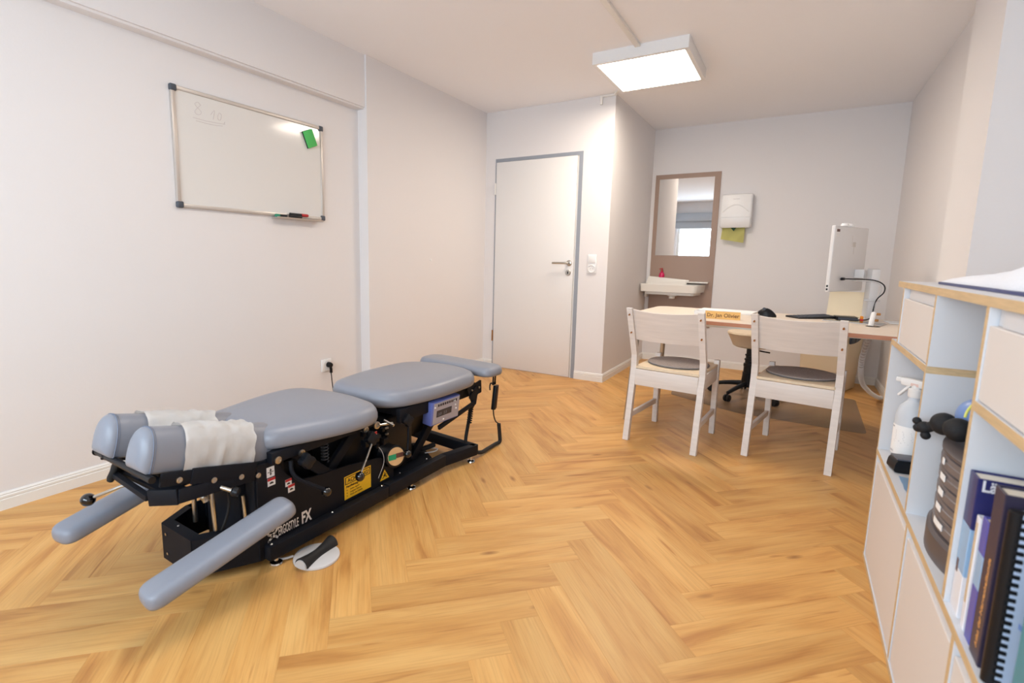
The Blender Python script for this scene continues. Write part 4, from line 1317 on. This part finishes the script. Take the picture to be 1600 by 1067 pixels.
# all-in-one monitor on a post
t = thing('computer_monitor', 'white all-in-one monitor seen from behind on a white post on the desk', 'monitor', (.41, 4.03, DZT))
A_, B_ = Vector((.172, 3.765, 0)), Vector((.372, 4.165, 0))
dm = (B_ - A_).normalized(); nm = Vector((dm.y, -dm.x, 0))   # back faces +x
Lm = (B_ - A_).length
mm = Matrix(((dm.x, nm.x, 0, A_.x), (dm.y, nm.y, 0, A_.y), (0, 0, 1, 0), (0, 0, 0, 1)))
bm = NB(); box(bm, (0, -.022, .915), (Lm, 0.0, 1.318), .006, 3, mm); mo = obj('housing', bm, M['imac'], t)
bm = NB(); box(bm, (.012, -.0232, .927), (Lm - .012, -.0215, 1.306), mtx=mm); obj('screen', bm, M['screen'], mo, smooth=0)
bm = NB(); box(bm, (.018, .0, 1.268), (.060, .0008, 1.300), mtx=mm); box(bm, (.018, .0, 1.252), (.060, .0007, 1.266), mtx=mm); st = obj('sticker', bm, M['print_white'], mo, smooth=0)
bm = NB(); box(bm, (.020, .0006, 1.281), (.058, .0014, 1.297), mtx=mm); obj('sticker_field', bm, M['brown'], st, smooth=0)
bm = NB(); box(bm, (.245, 0, 1.195), (.285, .0008, 1.225), mtx=mm); box(bm, (.232, 0, 1.195), (.236, .0008, 1.265), mtx=mm); box(bm, (.262, 0, 1.150), (.266, .0008, 1.195), mtx=mm); obj('emblem', bm, M['alu'], mo, smooth=0)
bm = NB()
for x in (.14, .21):
    lathe(bm, mm @ Vector((x, -.012, 1.318)), (0, 0, 1), [(.020, 0), (.022, .008), (.016, .018), (0, .020)], 16)
obj('camera_knob', bm, M['white'], mo)
bm = NB()
for z in (.945, .925): box(bm, (-.0008, -.016, z), (.0004, -.006, z + .012), mtx=mm)
obj('port', bm, M['black'], mo, smooth=0)
bm = NB(); box(bm, (.31, .0, 1.00), (.41, .055, 1.055), .003, 2, mm); obj('mount_arm', bm, M['imac'], t)
bm = NB(); obox(bm, (.405, 4.03, DZT), (.408, 4.00, 1.060), .070, .045, .004, up=(1, .3, 0)); obj('post', bm, M['imac'], t)
bm = NB(); box(bm, (.372, 3.985, DZT), (.455, 4.09, DZT + .006), .002); obj('base_plate', bm, M['imac'], t)
bm = NB(); obox(bm, (.372, 3.985, .865), (.455, 3.985, .865), .02, .014, .003); obj('cable_clip', bm, M['palegrey'], t)
bm = NB()
cb = [mm @ Vector((.155, .012, .995)), mm @ Vector((.19, .035, .995)), (.40, 3.93, .992), (.455, 3.92, .965), (.462, 3.93, .92), (.435, 3.955, .875), (.425, 3.965, .82), (.418, 3.955, .765), (.39, 3.93, .745), (.34, 3.97, .738)]
tube(bm, cb, .0035, 8, 6)
lathe(bm, mm @ Vector((.120, .012, .995)), dm, [(.007, 0), (.009, .004), (.009, .034), (.006, .040), (0, .040)], 12)
obj('power_cord', bm, M['black'], t)
bm = NB(); tube(bm, [mm @ Vector((.22, .03, .985)), (.415, 3.95, .98), (.448, 3.94, .95), (.442, 3.95, .90), (.432, 3.96, .86), (.430, 3.965, .79)], .003, 8, 6); obj('data_cord', bm, M['palegrey'], t)

bm = NB(); loft(bm, [[Vector(p) for p in ((.190, 4.115, DZT), (.392, 4.130, DZT), (.393, 4.136, DZT), (.190, 4.121, DZT))], [Vector(p) for p in ((.198, 4.150, .905), (.400, 4.165, .905), (.400, 4.170, .905), (.198, 4.156, .905))]])
tag(obj('cream_board', bm, M['cream'], None, smooth=0), 'cream rectangular board standing upright on the desk below the monitor', 'board')

# cable spine from the grommet to the floor
t = thing('cable_spine', 'white flexible cable spine hanging from the desk down to the floor', 'cable spine', (.40, 3.7, 0))
path = catmull([(.393, 3.66, .715), (.396, 3.75, .645), (.397, 3.95, .497), (.426, 4.20, .350), (.475, 4.50, .23), (.530, 4.70, .150), (.581, 4.90, .085), (.640, 5.03, .035), (.668, 5.10, .022)], 14)
bm = NB(); tube(bm, path, .0120, 10)
obj('core', bm, M['palegrey'], t)
bm = NB()
acc = 0
for i in range(1, len(path)):
    acc += (path[i] - path[i - 1]).length
    if acc > .021:
        acc = 0
        dd = (path[i] - path[i - 1]).normalized()
        lathe(bm, path[i] - dd * .007, dd, [(.0118, 0), (.0165, .002), (.0165, .012), (.0118, .014)], 12)
ro = obj('vertebrae', bm, M['white'], t)
bm = NB(); tube(bm, [(.385, 3.625, DZT + .002), (.388, 3.635, .765), (.40, 3.69, .805)], .013, 10, 5); obj('upper_sleeve', bm, M['white'], t)
for p in ((.415, 3.72, .800), (.405, 3.69, .766)):
    bm = NB(); box(bm, (p[0] - .006, p[1] - .010, p[2] - .007), (p[0] + .020, p[1] + .010, p[2] + .007), .003); obj('tag_clip', bm, M['brass'], t)

# small things on the desk
t = thing('name_plate', 'bamboo name plate with engraved lettering at the front of the desk', 'name plate', (-.375, 3.48, DZT))
a_, b_ = Vector((-.474, 3.420, 0)), Vector((-.288, 3.420, 0))
a_ = Vector((-.470, 3.412, DZT)); b_ = Vector((-.272, 3.425, DZT))
dx = (b_ - a_).normalized(); ny = Vector((-dx.y, dx.x, 0))
bm = NB(); tri_ = [(0, 0), (.052, 0), (.030, .046), (.022, .046)]
loft(bm, [[a_ + ny * u + Vector((0, 0, z)) for u, z in tri_], [b_ + ny * u + Vector((0, 0, z)) for u, z in tri_]]); obj('bar', bm, M['gold'], t, smooth=0)
mt = axes_m(a_ + dx * .010 + ny * (.0055) + Vector((0, 0, .0125)), dx, ny * .022 + Vector((0, 0, .046)))
obj('lettering', text_bm('Dr. Jan Olivier', .0345, mt, .0006, sx=.90, bold=.0003), M['ink'], t, smooth=0)
bm = NB(); box(bm, (0, 0, 0), (.36, .24, .010), .001, 1, Matrix.Translation((-.600, 3.86, DZT)) @ Matrix.Rotation(R(-6), 4, 'Z'))
tag(obj('paper_stack', bm, M['paper'], None), 'flat stack of white papers on the desk behind the name plate', 'papers')
t = thing('desk_tray', 'low white tray of pens between the left chair and the name plate', 'tray', (-.53, 3.62, DZT))
bm = NB()
trm = Matrix.Translation((-.56, 3.58, DZT)) @ Matrix.Rotation(R(-4), 4, 'Z')
box(bm, (0, 0, 0), (.24, .10, .004), mtx=trm)
for a, b in (((0, 0, .004), (.24, .004, .030)), ((0, .096, .004), (.24, .10, .030)), ((0, .004, .004), (.004, .096, .030)), ((.236, .004, .004), (.24, .096, .030))): box(bm, a, b, mtx=trm)
obj('shell', bm, M['white'], t)
for k, (px, c_) in enumerate(((.05, 'black'), (.13, 'dkgrey'))):
    p = thing('pen', ('black pen' if k == 0 else 'dark grey pen') + ' lying in the white desk tray', 'pen', trm @ Vector((px, .05, .01)), 0, 'pens in the desk tray')
    bm = NB(); lathe(bm, trm @ Vector((px - .03, .03 + .03 * k, .0105 )), (1, .15, 0), [(.002, 0), (.005, .012), (.005, .12), (0, .122)], 10); obj('barrel', bm, M[c_], p)
# mouse
t = thing('computer_mouse', 'large black ergonomic mouse on the desk', 'mouse', (-.148, 3.80, DZT))
bm = NB()
for (yy, w, h, x0_) in (): pass
rings = []
for k in range(11):
    s = k / 10
    w = .033 * math.sin(PI * min(max(s * .92 + .06, 0), 1)) ** .5
    h = .056 * (math.sin(PI * (s * .80 + .16))) ** .8
    ctr = Vector((-.200 + .108 * s, 3.80, DZT))
    rings.append([ctr + Vector((0, math.cos(PI * i / 12) * w, math.sin(PI * i / 12) ** .8 * h)) for i in range(13)])
loft(bm, rings); ms = obj('shell', bm, M['black'], t, smooth=60)
bm = NB(); lathe(bm, (-.165, 3.775, DZT + .050), (0, 1, .2), [(.008, 0), (.010, .002), (.010, .008), (0, .010)], 14); obj('scroll_wheel', bm, M['dkgrey'], ms)
# keyboard, tablet, card, folder, stapler
km = Matrix.Translation((-.005, 3.845, DZT)) @ Matrix.Rotation(R(38), 4, 'Z')
t = thing('keyboard', 'slim black keyboard lying on the desk before the monitor', 'keyboard', km.to_translation())
bm = NB(); loft(bm, [[km @ Vector(p) for p in ((0, -.06, 0), (0, .06, 0), (0, .06, .010), (0, -.06, .006))], [km @ Vector(p) for p in ((.27, -.06, 0), (.27, .06, 0), (.27, .06, .020), (.27, -.06, .014))]]); obj('case', bm, M['black'], t)
bm = NB()
for r_ in range(4):
    for q_ in range(9):
        x = .018 + q_ * .0285; y = -.048 + r_ * .026
        z = .006 + .008 * x / .27 + (.004 + .002 * x / .27) * (y + .06) / .12
        box(bm, (x, y, z), (x + .024, y + .021, z + .003), mtx=km)
ko = obj('keys', bm, M['dkgrey'], t, smooth=0); ko['kind'] = 'stuff'
tm = Matrix.Translation((.175, 3.835, DZT)) @ Matrix.Rotation(R(-18), 4, 'Z')
t = thing('tablet', 'thin dark tablet with a pale edge lying at the front of the desk', 'tablet', tm.to_translation())
bm = NB(); box(bm, (0, -.062, 0), (.30, .062, .006), .002, 2, tm); obj('case', bm, M['palegrey'], t)
bm = NB(); box(bm, (.004, -.058, .0055), (.296, .058, .0075), .001, 1, tm); obj('screen', bm, M['screen'], t)
bm = NB(); box(bm, (0, 0, 0), (.10, .065, .0012), mtx=Matrix.Translation((-.07, 3.56, DZT)) @ Matrix.Rotation(R(-5), 4, 'Z'))
tag(obj('paper_card', bm, M['paper'], None), 'small white card on the desk edge behind the right chair', 'card')
fm = Matrix.Translation((.242, 3.912, DZT)) @ Matrix.Rotation(R(6), 4, 'Z')
t = thing('ring_binder_folder', 'black folder lying flat between keyboard and monitor post', 'folder', fm.to_translation())
bm = NB(); box(bm, (0, 0, .0), (.112, .12, .003), mtx=fm); box(bm, (0, 0, .016), (.112, .12, .019), .001, mtx=fm); box(bm, (-.003, 0, 0), (.001, .12, .019), mtx=fm); obj('cover', bm, M['black'], t)
bm = NB(); box(bm, (.004, .004, .003), (.108, .116, .016), mtx=fm); obj('pages', bm, M['dkgrey'], t)
t = thing('stapler', 'small yellow and red stapler on the desk beside the monitor post', 'stapler', (.369, 3.945, DZT))
bm = NB(); box(bm, (.360, 3.925, DZT), (.378, 3.965, DZT + .012), .003); obj('base', bm, M['red'], t)
bm = NB(); box(bm, (.361, 3.927, DZT + .012), (.377, 3.963, DZT + .030), .005); obj('arm', bm, M['orange'], t)
bm = NB(); box(bm, (0, 0, 0), (.20, .15, .006), .001, 1, Matrix.Translation((.50, 3.86, DZT)) @ Matrix.Rotation(R(5), 4, 'Z'))
tag(obj('note_pad', bm, M['paper'], None), 'white note pad on the desk at the shelf end', 'note pad')
# ------------------------------------------------------------------ the white shelf
FX, BX = .303, .622
t = thing('storage_shelf', 'low white shelf with birch plywood edges along the right wall', 'shelf', (.46, 1.5, 0))
SH = t
YS0 = .62
def board(name, lo, hi, horizontal, parent=None):
    bm = NB()
    box(bm, lo, hi)
    bm.normal_update()
    for f in bm.faces:
        n = f.normal
        if n.x < -.5 or (horizontal and abs(n.y) > .5) or (not horizontal and abs(n.z) > .5):
            f.material_index = 1
    return obj(name, bm, None, parent or SH, smooth=0, mats=[M['shelfwhite'], M['ply']])
board('base_board', (FX, YS0, 0), (BX, 2.264, .018), True)
board('shelf_board', (FX, YS0, .408), (BX, 2.264, .427), True)
board('shelf_board', (FX, 1.684, .809), (BX, 2.256, .828), True)
board('shelf_board', (FX, YS0, .816), (BX, 1.265, .835), True)
board('top_board', (FX, YS0, 1.010), (BX, 2.258, 1.029), True)
for y, z0_, z1_ in ((2.246, .018, .408), (2.246, .427, .809), (2.140, .828, 1.010), (1.642, .018, .408), (1.170, .018, .408),
                    (1.685, .427, .809), (1.680, .828, 1.010), (1.265, .427, 1.010), (YS0, .018, .408), (YS0, .427, .816), (YS0, .835, 1.010)):
    board('upright', (FX + .001, y, z0_), (BX, y + .018, z1_), False)
bm = NB()
box(bm, (BX - .012, 1.660, .018), (BX, 2.246, .408)); box(bm, (BX - .012, 1.703, .427), (BX, 2.246, .809)); box(bm, (BX - .012, 1.283, .427), (BX, 1.680, 1.010)); box(bm, (BX - .012, YS0 + .018, .427), (BX, 1.265, .816))
obj('back_panel', bm, M['shelfwhite'], SH, smooth=0)
def front(name, y0, y1, z0_, z1_, strip, notch):
    bm = NB(); box(bm, (FX + .004, y0 + .002, z0_ + .002), (FX + .020, y1 - .002, z1_ - strip), .001, 1)
    d = obj(name, bm, M['shelfdoor'], SH)
    bm = NB(); box(bm, (FX + .0085, y0 + .002, z1_ - strip + .001), (FX + .020, y1 - .002 - notch, z1_ - .002), .001, 1)
    obj('finger_rail', bm, M['shelfwhite'], d)
    bm = NB(); box(bm, (FX + .016, y1 - .002 - notch, z1_ - strip + .001), (FX + .020, y1 - .002, z1_ - .002)); obj('grip_recess', bm, M['shelfwhite'], d)
    bm = NB(); box(bm, (FX + .03, y0 + .01, z0_ + .01), (BX - .02, y1 - .01, z1_ - strip)) 
    obj('carcass', bm, M['shelfwhite'], d, smooth=0)
front('door', 1.660, 2.246, .018, .408, .030, .055)
front('door', 1.188, 1.642, .018, .408, .030, .055)
front('door', YS0 + .018, 1.170, .018, .408, .030, .055)
front('drawer', 1.698, 2.140, .828, 1.010, .034, .060)
front('drawer', YS0 + .018, 1.265, .835, 1.010, .034, .050)

# spray bottle
bx, by = .366, 2.125
t = thing('spray_bottle', 'frosted spray bottle with white trigger in the far open compartment of the shelf', 'bottle', (bx, by, .427))
bm = NB(); lathe(bm, (bx, by, .4272), (0, 0, 1), [(.040, 0), (.044, .005), (.045, .10), (.044, .165), (.036, .195), (.020, .213), (.0165, .218), (.0165, .232), (0, .232)], 30); obj('bottle', bm, M['frost'], t)
bm = NB()
a0, a1 = R(175), R(285)
rg = lambda z: [Vector((bx + .0456 * math.cos(a0 + (a1 - a0) * i / 14), by + .0456 * math.sin(a0 + (a1 - a0) * i / 14), z)) for i in range(15)]
rg2 = lambda z: [Vector((bx + .0450 * math.cos(a1 - (a1 - a0) * i / 14), by + .0450 * math.sin(a1 - (a1 - a0) * i / 14), z)) for i in range(15)]
loft(bm, [rg(.462) + rg2(.462), rg(.560) + rg2(.560)]); lb = obj('label', bm, M['label'], t, smooth=40)
bm = NB()
rr = random.Random(5)
def larc(u0, u1, z0_, z1_):
    r_ = .0459
    n = 3
    q = [a0 + (a1 - a0) * (u0 + (u1 - u0) * i / n) for i in range(n + 1)]
    loft(bm, [[Vector((bx + r_ * math.cos(a), by + r_ * math.sin(a), z0_)) for a in q] + [Vector((bx + (r_ - .0005) * math.cos(a), by + (r_ - .0005) * math.sin(a), z0_)) for a in reversed(q)],
              [Vector((bx + r_ * math.cos(a), by + r_ * math.sin(a), z1_)) for a in q] + [Vector((bx + (r_ - .0005) * math.cos(a), by + (r_ - .0005) * math.sin(a), z1_)) for a in reversed(q)]])
larc(.06, .20, .550, .555)
for k in range(8):
    larc(.06, .06 + rr.uniform(.6, .85), .541 - k * .0055, .5422 - k * .0055)
for k in range(5): larc(.06 + k * .05, .08 + k * .05, .467, .474)
fp = obj('fine_print', bm, mat('faint_print', (178, 178, 184), .6), lb, smooth=0); fp['kind'] = 'stuff'
bm = NB()
lathe(bm, (bx, by, .655), (0, 0, 1), [(.019, 0), (.020, .004), (.020, .026), (.013, .030), (.012, .040), (0, .040)], 22)
td = Vector((-.75, .66, 0)).normalized()
p = Vector((bx, by, .700))
obox(bm, p - td * .030, p + td * .045, .022, .026, .007)
obox(bm, p + td * .040 + Vector((0, 0, .004)), p + td * .062 + Vector((0, 0, .004)), .014, .016, .004)
obox(bm, p + td * .018 - Vector((0, 0, .010)), p + td * .050 - Vector((0, 0, .050)), .014, .008, .003)
obj('trigger_head', bm, M['white'], t)
bm = NB(); obox(bm, p - td * .012 + Vector((0, 0, -.004)), p + td * .012 + Vector((0, 0, -.004)), .0226, .010, .001); obj('red_mark', bm, mat('pale_red', (228, 200, 192), .5), t)

# stapler like black device with a blue cloth
t = thing('tape_dispenser', 'dark grey rounded desk device lying in front of the spray bottle', 'dispenser', (.37, 1.98, .427))
bm = NB()
sm = Matrix.Translation((.316, 2.000, .4275)) @ Matrix.Rotation(R(10), 4, 'Z')
pr_ = rounded([(0, .002), (.006, .040), (.14, .042), (.14, 0)], .012, 4)
prism(bm, pr_, 0, .065, axes='xz'); bmesh.ops.transform(bm, matrix=sm, verts=bm.verts[:]); obj('body', bm, M['black'], t)
bm = NB(); box(bm, (.008, .004, .040), (.138, .061, .046), .002, 2, sm); obj('top_shell', bm, mat('slate_grey', (84, 86, 96), .45), t)
bm = NB()
g = []
for j in range(9):
    g.append([bm.verts.new((.325 + .13 * i / 9, 1.845 + .12 * j / 8 - .03 * i / 9, .4285 + .004 + .006 * noise.noise(Vector((i * .5, j * .5, 2))) + (.012 if i > 4 else 0) * math.sin(j / 8 * PI))) for i in range(10)])
for j in range(8):
    for i in range(9): bm.faces.new((g[j][i], g[j][i + 1], g[j + 1][i + 1], g[j + 1][i]))
bmesh.ops.solidify(bm, geom=bm.faces[:], thickness=.002)
tag(obj('folded_cloth', bm, M['lblue'], None, smooth=60), 'light blue cloth lying flat on the shelf in front of the dark grey device', 'cloth')

# drawer organiser
t = thing('drawer_organiser', 'grey plastic stack of small labelled drawers in the middle open compartment', 'organiser', (.47, 1.47, .427))
oy0, oy1 = 1.335, 1.620
def oring(z, x0=.352, bulge=.030, ins=0.0):
    pts = []
    n = 14
    for i in range(n + 1):
        u = i / n
        y = oy1 - ins - (oy1 - oy0 - 2 * ins) * u
        pts.append(Vector((x0 - bulge * math.sin(PI * u) ** .8, y, z)))
    pts += [Vector((.600, oy0 + ins, z)), Vector((.600, oy1 - ins, z))]
    return pts
bm = NB(); loft(bm, [oring(.4272, .342), oring(.478, .342), oring(.486, .348, ins=.004), oring(.488, .362, ins=.008), oring(.664, .362, ins=.008), oring(.666, .350, ins=.004), oring(.672, .350, ins=.004), oring(.677, .358, ins=.012)]); obj('case', bm, M['orgdark'], t)
zz = .489
for k, h in enumerate((.036, .036, .035, .034, .033)):
    bm = NB()
    loft(bm, [oring(zz + .001, .354, ins=.008), oring(zz + .003, .3505, ins=.008), oring(zz + h * .52, .3500, ins=.008), oring(zz + h * .56, .3525, ins=.008), oring(zz + h - .004, .3525, ins=.008), oring(zz + h - .0015, .358, ins=.010)])
    dr = obj('drawer', bm, M['orggrey'], t)
    w = .058 if k == 0 else (.016 if k == 4 else .036)
    u0 = .47
    pts = []
    nn = 5
    bm = NB()
    def lab(u, z, off):
        y = oy1 - .008 - (oy1 - oy0 - .016) * u
        return Vector((.3496 - off - .030 * math.sin(PI * u) ** .8, y, z))
    du = w / (oy1 - oy0)
    us = [u0 + du * i / nn for i in range(nn + 1)]
    loft(bm, [[lab(u, zz + .010, .0) for u in us] + [lab(u, zz + .010, .0012) for u in reversed(us)], [lab(u, zz + .024, .0) for u in us] + [lab(u, zz + .024, .0012) for u in reversed(us)]])
    obj('label', bm, M['label'], dr, smooth=0)
    zz += h
bm = NB(); ball(bm, (.337, 1.588, .436), .0085, 12, (1, 1.2, .95)); obj('foot', bm, M['white'], t)

# blue ball and black massage roller on the organiser
t = thing('massage_ball', 'blue ball with a yellow seam strip on top of the drawer organiser', 'ball', (.455, 1.50, .735))
bm = NB(); ball(bm, (.398, 1.562, .738), .046, 28, (1.15, 1.15, 1)); obj('ball', bm, M['ballblue'], t, smooth=60)
bm = NB(); tube(bm, [(.398 + .0535 * math.cos(a) * .8, 1.562 + .0535 * math.cos(a) * .6, .738 + .0478 * math.sin(a)) for a in [PI * (.3 + .68 * i / 14) for i in range(15)]], .0028, 8); obj('strip', bm, M['yel'], t)
t = thing('massage_roller', 'black foam roller of two balls with a lobed end, before the blue ball', 'massage roller', (.34, 1.55, .70))
A_, B_ = Vector((.334, 1.590, .705)), Vector((.343, 1.512, .714))
bm = NB(); ball(bm, A_, .0270, 22, (1, 1.1, 1)); obj('roller_ball', bm, M['blackfoam'], t, smooth=80)
bm = NB(); ball(bm, B_, .0270, 22, (1, 1.1, 1)); obj('roller_ball', bm, M['blackfoam'], t, smooth=80)
ce = Vector((.303, 1.612, .684))
bm = NB(); cyl(bm, A_, B_, .013, seg=16); cyl(bm, A_, ce, .015, .010, seg=16)
lx = Vector((.80, -.60, 0)); lu = Vector((.1, .2, 1)).normalized()
for dx_, dz_, r_ in ((0, 0, .0155), (-.018, .012, .0095), (-.012, -.004, .011), (.006, -.018, .0105), (.010, .004, .012)): ball(bm, ce + lx * dx_ + lu * dz_, r_, 14)
obj('lobed_end', bm, M['blackfoam'], t, smooth=80)

# towel on the shelf
bm = NB(); prism(bm, rounded([(.352, .85), (.362, 2.02), (.598, 2.06), (.600, .85)], .01, 3), 1.0295, 1.036)
tag(obj('blue_folder', bm, M['navy'], None), 'flat dark blue folder under the white towel on top of the shelf', 'folder')
bm = NB()
ny, nx = 46, 16
gt, gb = [], []
for j in range(ny + 1):
    v = j / ny
    y = 2.00 - 1.12 * v
    rowt, rowb = [], []
    for i in range(nx + 1):
        u = i / nx
        hgt = (.016 + .050 * min(1, v * 1.5) ** 1.3) * (1 - abs(2 * u - 1) ** 6) ** .5 * (1 - max(0, (.05 - v) / .05) ** 2) ** .5
        hgt += .005 * noise.noise(Vector((u * 4, v * 14, 1)))
        x = .366 + .225 * u + .006 * noise.noise(Vector((v * 9, 4, 0))) * (1 if i < nx / 2 else 0)
        rowt.append(bm.verts.new((x, y, 1.0365 + max(hgt, .0008))))
        rowb.append(bm.verts.new((x, y, 1.0364)))
    gt.append(rowt); gb.append(rowb)
for j in range(ny):
    for i in range(nx):
        bm.faces.new((gt[j][i], gt[j][i + 1], gt[j + 1][i + 1], gt[j + 1][i]))
        bm.faces.new((gb[j][i], gb[j + 1][i], gb[j + 1][i + 1], gb[j][i + 1]))
for j in range(ny):
    bm.faces.new((gt[j][0], gt[j + 1][0], gb[j + 1][0], gb[j][0])); bm.faces.new((gt[j][nx], gb[j][nx], gb[j + 1][nx], gt[j + 1][nx]))
for i in range(nx):
    bm.faces.new((gt[0][i], gb[0][i], gb[0][i + 1], gt[0][i + 1])); bm.faces.new((gt[ny][i], gt[ny][i + 1], gb[ny][i + 1], gb[ny][i]))
tag(obj('white_towel', bm, M['towel'], None, smooth=70), 'folded white terry towel on top of the shelf', 'towel')

# books
ZB = .4272
def book(name, label, y0, y1, z1, x0, w, bands, cover=.003, group='books in the near shelf compartment'):
    """Upright book with its spine facing -x. bands: list of (z0 fraction, z1 fraction, material)."""
    t = thing(name, label, 'book', (x0 + w / 2, (y0 + y1) / 2, ZB), 0, group)
    bm = NB(); box(bm, (x0 + .003, y0 + cover, ZB + .003), (x0 + w - .004, y1 - cover, z1 - .004)); obj('pages', bm, M['pages'], t, smooth=0)
    H_ = z1 - ZB
    for f0, f1, m in bands:
        bm = NB()
        a, b = ZB + H_ * f0, ZB + H_ * f1
        box(bm, (x0, y0, a), (x0 + w, y0 + cover, b)); box(bm, (x0, y1 - cover, a), (x0 + w, y1, b)); box(bm, (x0 - .001, y0 + .001, a), (x0 + cover, y1 - .001, b), .001, 1)
        obj('cover', bm, m, t, smooth=0)
    return t
def spine_text(t, txt, x, y, z, size, m, name='lettering', sx=1.0):
    mt = axes_m((x, y, z), (0, 0, 1), (0, 1, 0))
    return obj(name, text_bm(txt, size, mt, .0003, sx=sx), m, t, smooth=0)
b1 = book('book', 'thick book in white, sky blue and navy bands, farthest of the row', 1.212, 1.262, .703, .313, .21, [(0, .30, M['bkwhite']), (.30, .64, M['bkblue']), (.64, 1, M['bknavy'])])
mt = axes_m((.3178, 1.2116, .6805), (1, 0, 0), (0, 0, 1)); obj('lettering', text_bm('Läs', .029, mt, .0003, bold=.0008, sx=.80), M['bkwhite'], b1, smooth=0)
bm = NB(); box(bm, (.3115, 1.246, .502), (.3122, 1.256, .528)); obj('pictogram', bm, M['brown'], b1, smooth=0)
b2 = book('book', 'slim white book beside the banded one', 1.170, 1.190, .644, .313, .19, [(0, 1, M['bkwhite'])], .002)
bm = NB(); box(bm, (.3110, 1.177, .480), (.3121, 1.183, .632)); obj('spine_stripe', bm, mat('tan_print', (206, 178, 140), .5), b2, smooth=0)
b3 = book('book', 'slim violet and pale blue book between the white and the dark book', 1.128, 1.160, .655, .313, .19, [(0, .45, M['bkviolet']), (.45, .72, M['bkblue']), (.72, 1, M['bkviolet'])], .002)
b4 = book('book', 'tall dark book with gold lettering up its spine', 1.072, 1.120, .728, .311, .22, [(0, 1, M['bkdark'])])
spine_text(b4, 'Atlas der Nervenheilkunde', .3097, 1.087, .452, .0145, M['bkgold'])
bm = NB(); box(bm, (.40, 1.0712, .655), (.435, 1.0719, .70)); box(bm, (.345, 1.0712, .635), (.40, 1.0719, .670)); obj('cover_field', bm, M['bkwhite'], b4, smooth=0)
t = thing('comb_bound_booklet', 'pale blue booklet with a black comb binding in front of the dark book', 'booklet', (.43, 1.04, ZB), 0, 'books in the near shelf compartment')
bm = NB(); box(bm, (.322, 1.032, ZB), (.53, 1.050, .712)); obj('pages', bm, M['pages'], t, smooth=0)
bm = NB(); box(bm, (.320, 1.0295, ZB), (.535, 1.0318, .715)); box(bm, (.320, 1.0502, ZB), (.535, 1.0525, .715)); obj('cover', bm, M['bkpale'], t, smooth=0)
bm = NB(); lathe(bm, (.318, 1.041, ZB + .002), (0, 0, 1), [(.0115, 0), (.0115, .286), (.009, .287), (0, .287)], 18)
obj('comb_spine', bm, M['black'], t)
for k in range(22):
    z = ZB + .008 + k * .0127
    bm = NB(); box(bm, (.317, 1.0275, z), (.3275, 1.0302, z + .0066), .0008, 1); obj('comb_tooth', bm, M['black'], t)
bm = NB(); loft(bm, [[Vector(p) for p in ((.335, 1.0292, .545), (.42, 1.0292, .470), (.42, 1.0292, .458), (.335, 1.0292, .536))], [Vector(p) for p in ((.335, 1.0296, .545), (.42, 1.0296, .470), (.42, 1.0296, .458), (.335, 1.0296, .536))]]); obj('cover_swoosh', bm, mat('swoosh_blue', (132, 156, 214), .45), t, smooth=0)
b6 = book('book', 'teal book nearest the viewer in the row', .918, .964, .690, .318, .20, [(0, .78, M['bkteal']), (.78, 1, M['bkpale'])])
b6['label'] = 'teal and pale blue book, nearest of the row'
b7 = book('book', 'white file standing behind the teal book at the shelf end',   .80, .905, .70, .318, .22, [(0, 1, M['bkwhite'])])
b7['label'] = 'thick white volume, closest of all to the camera beyond the teal book'
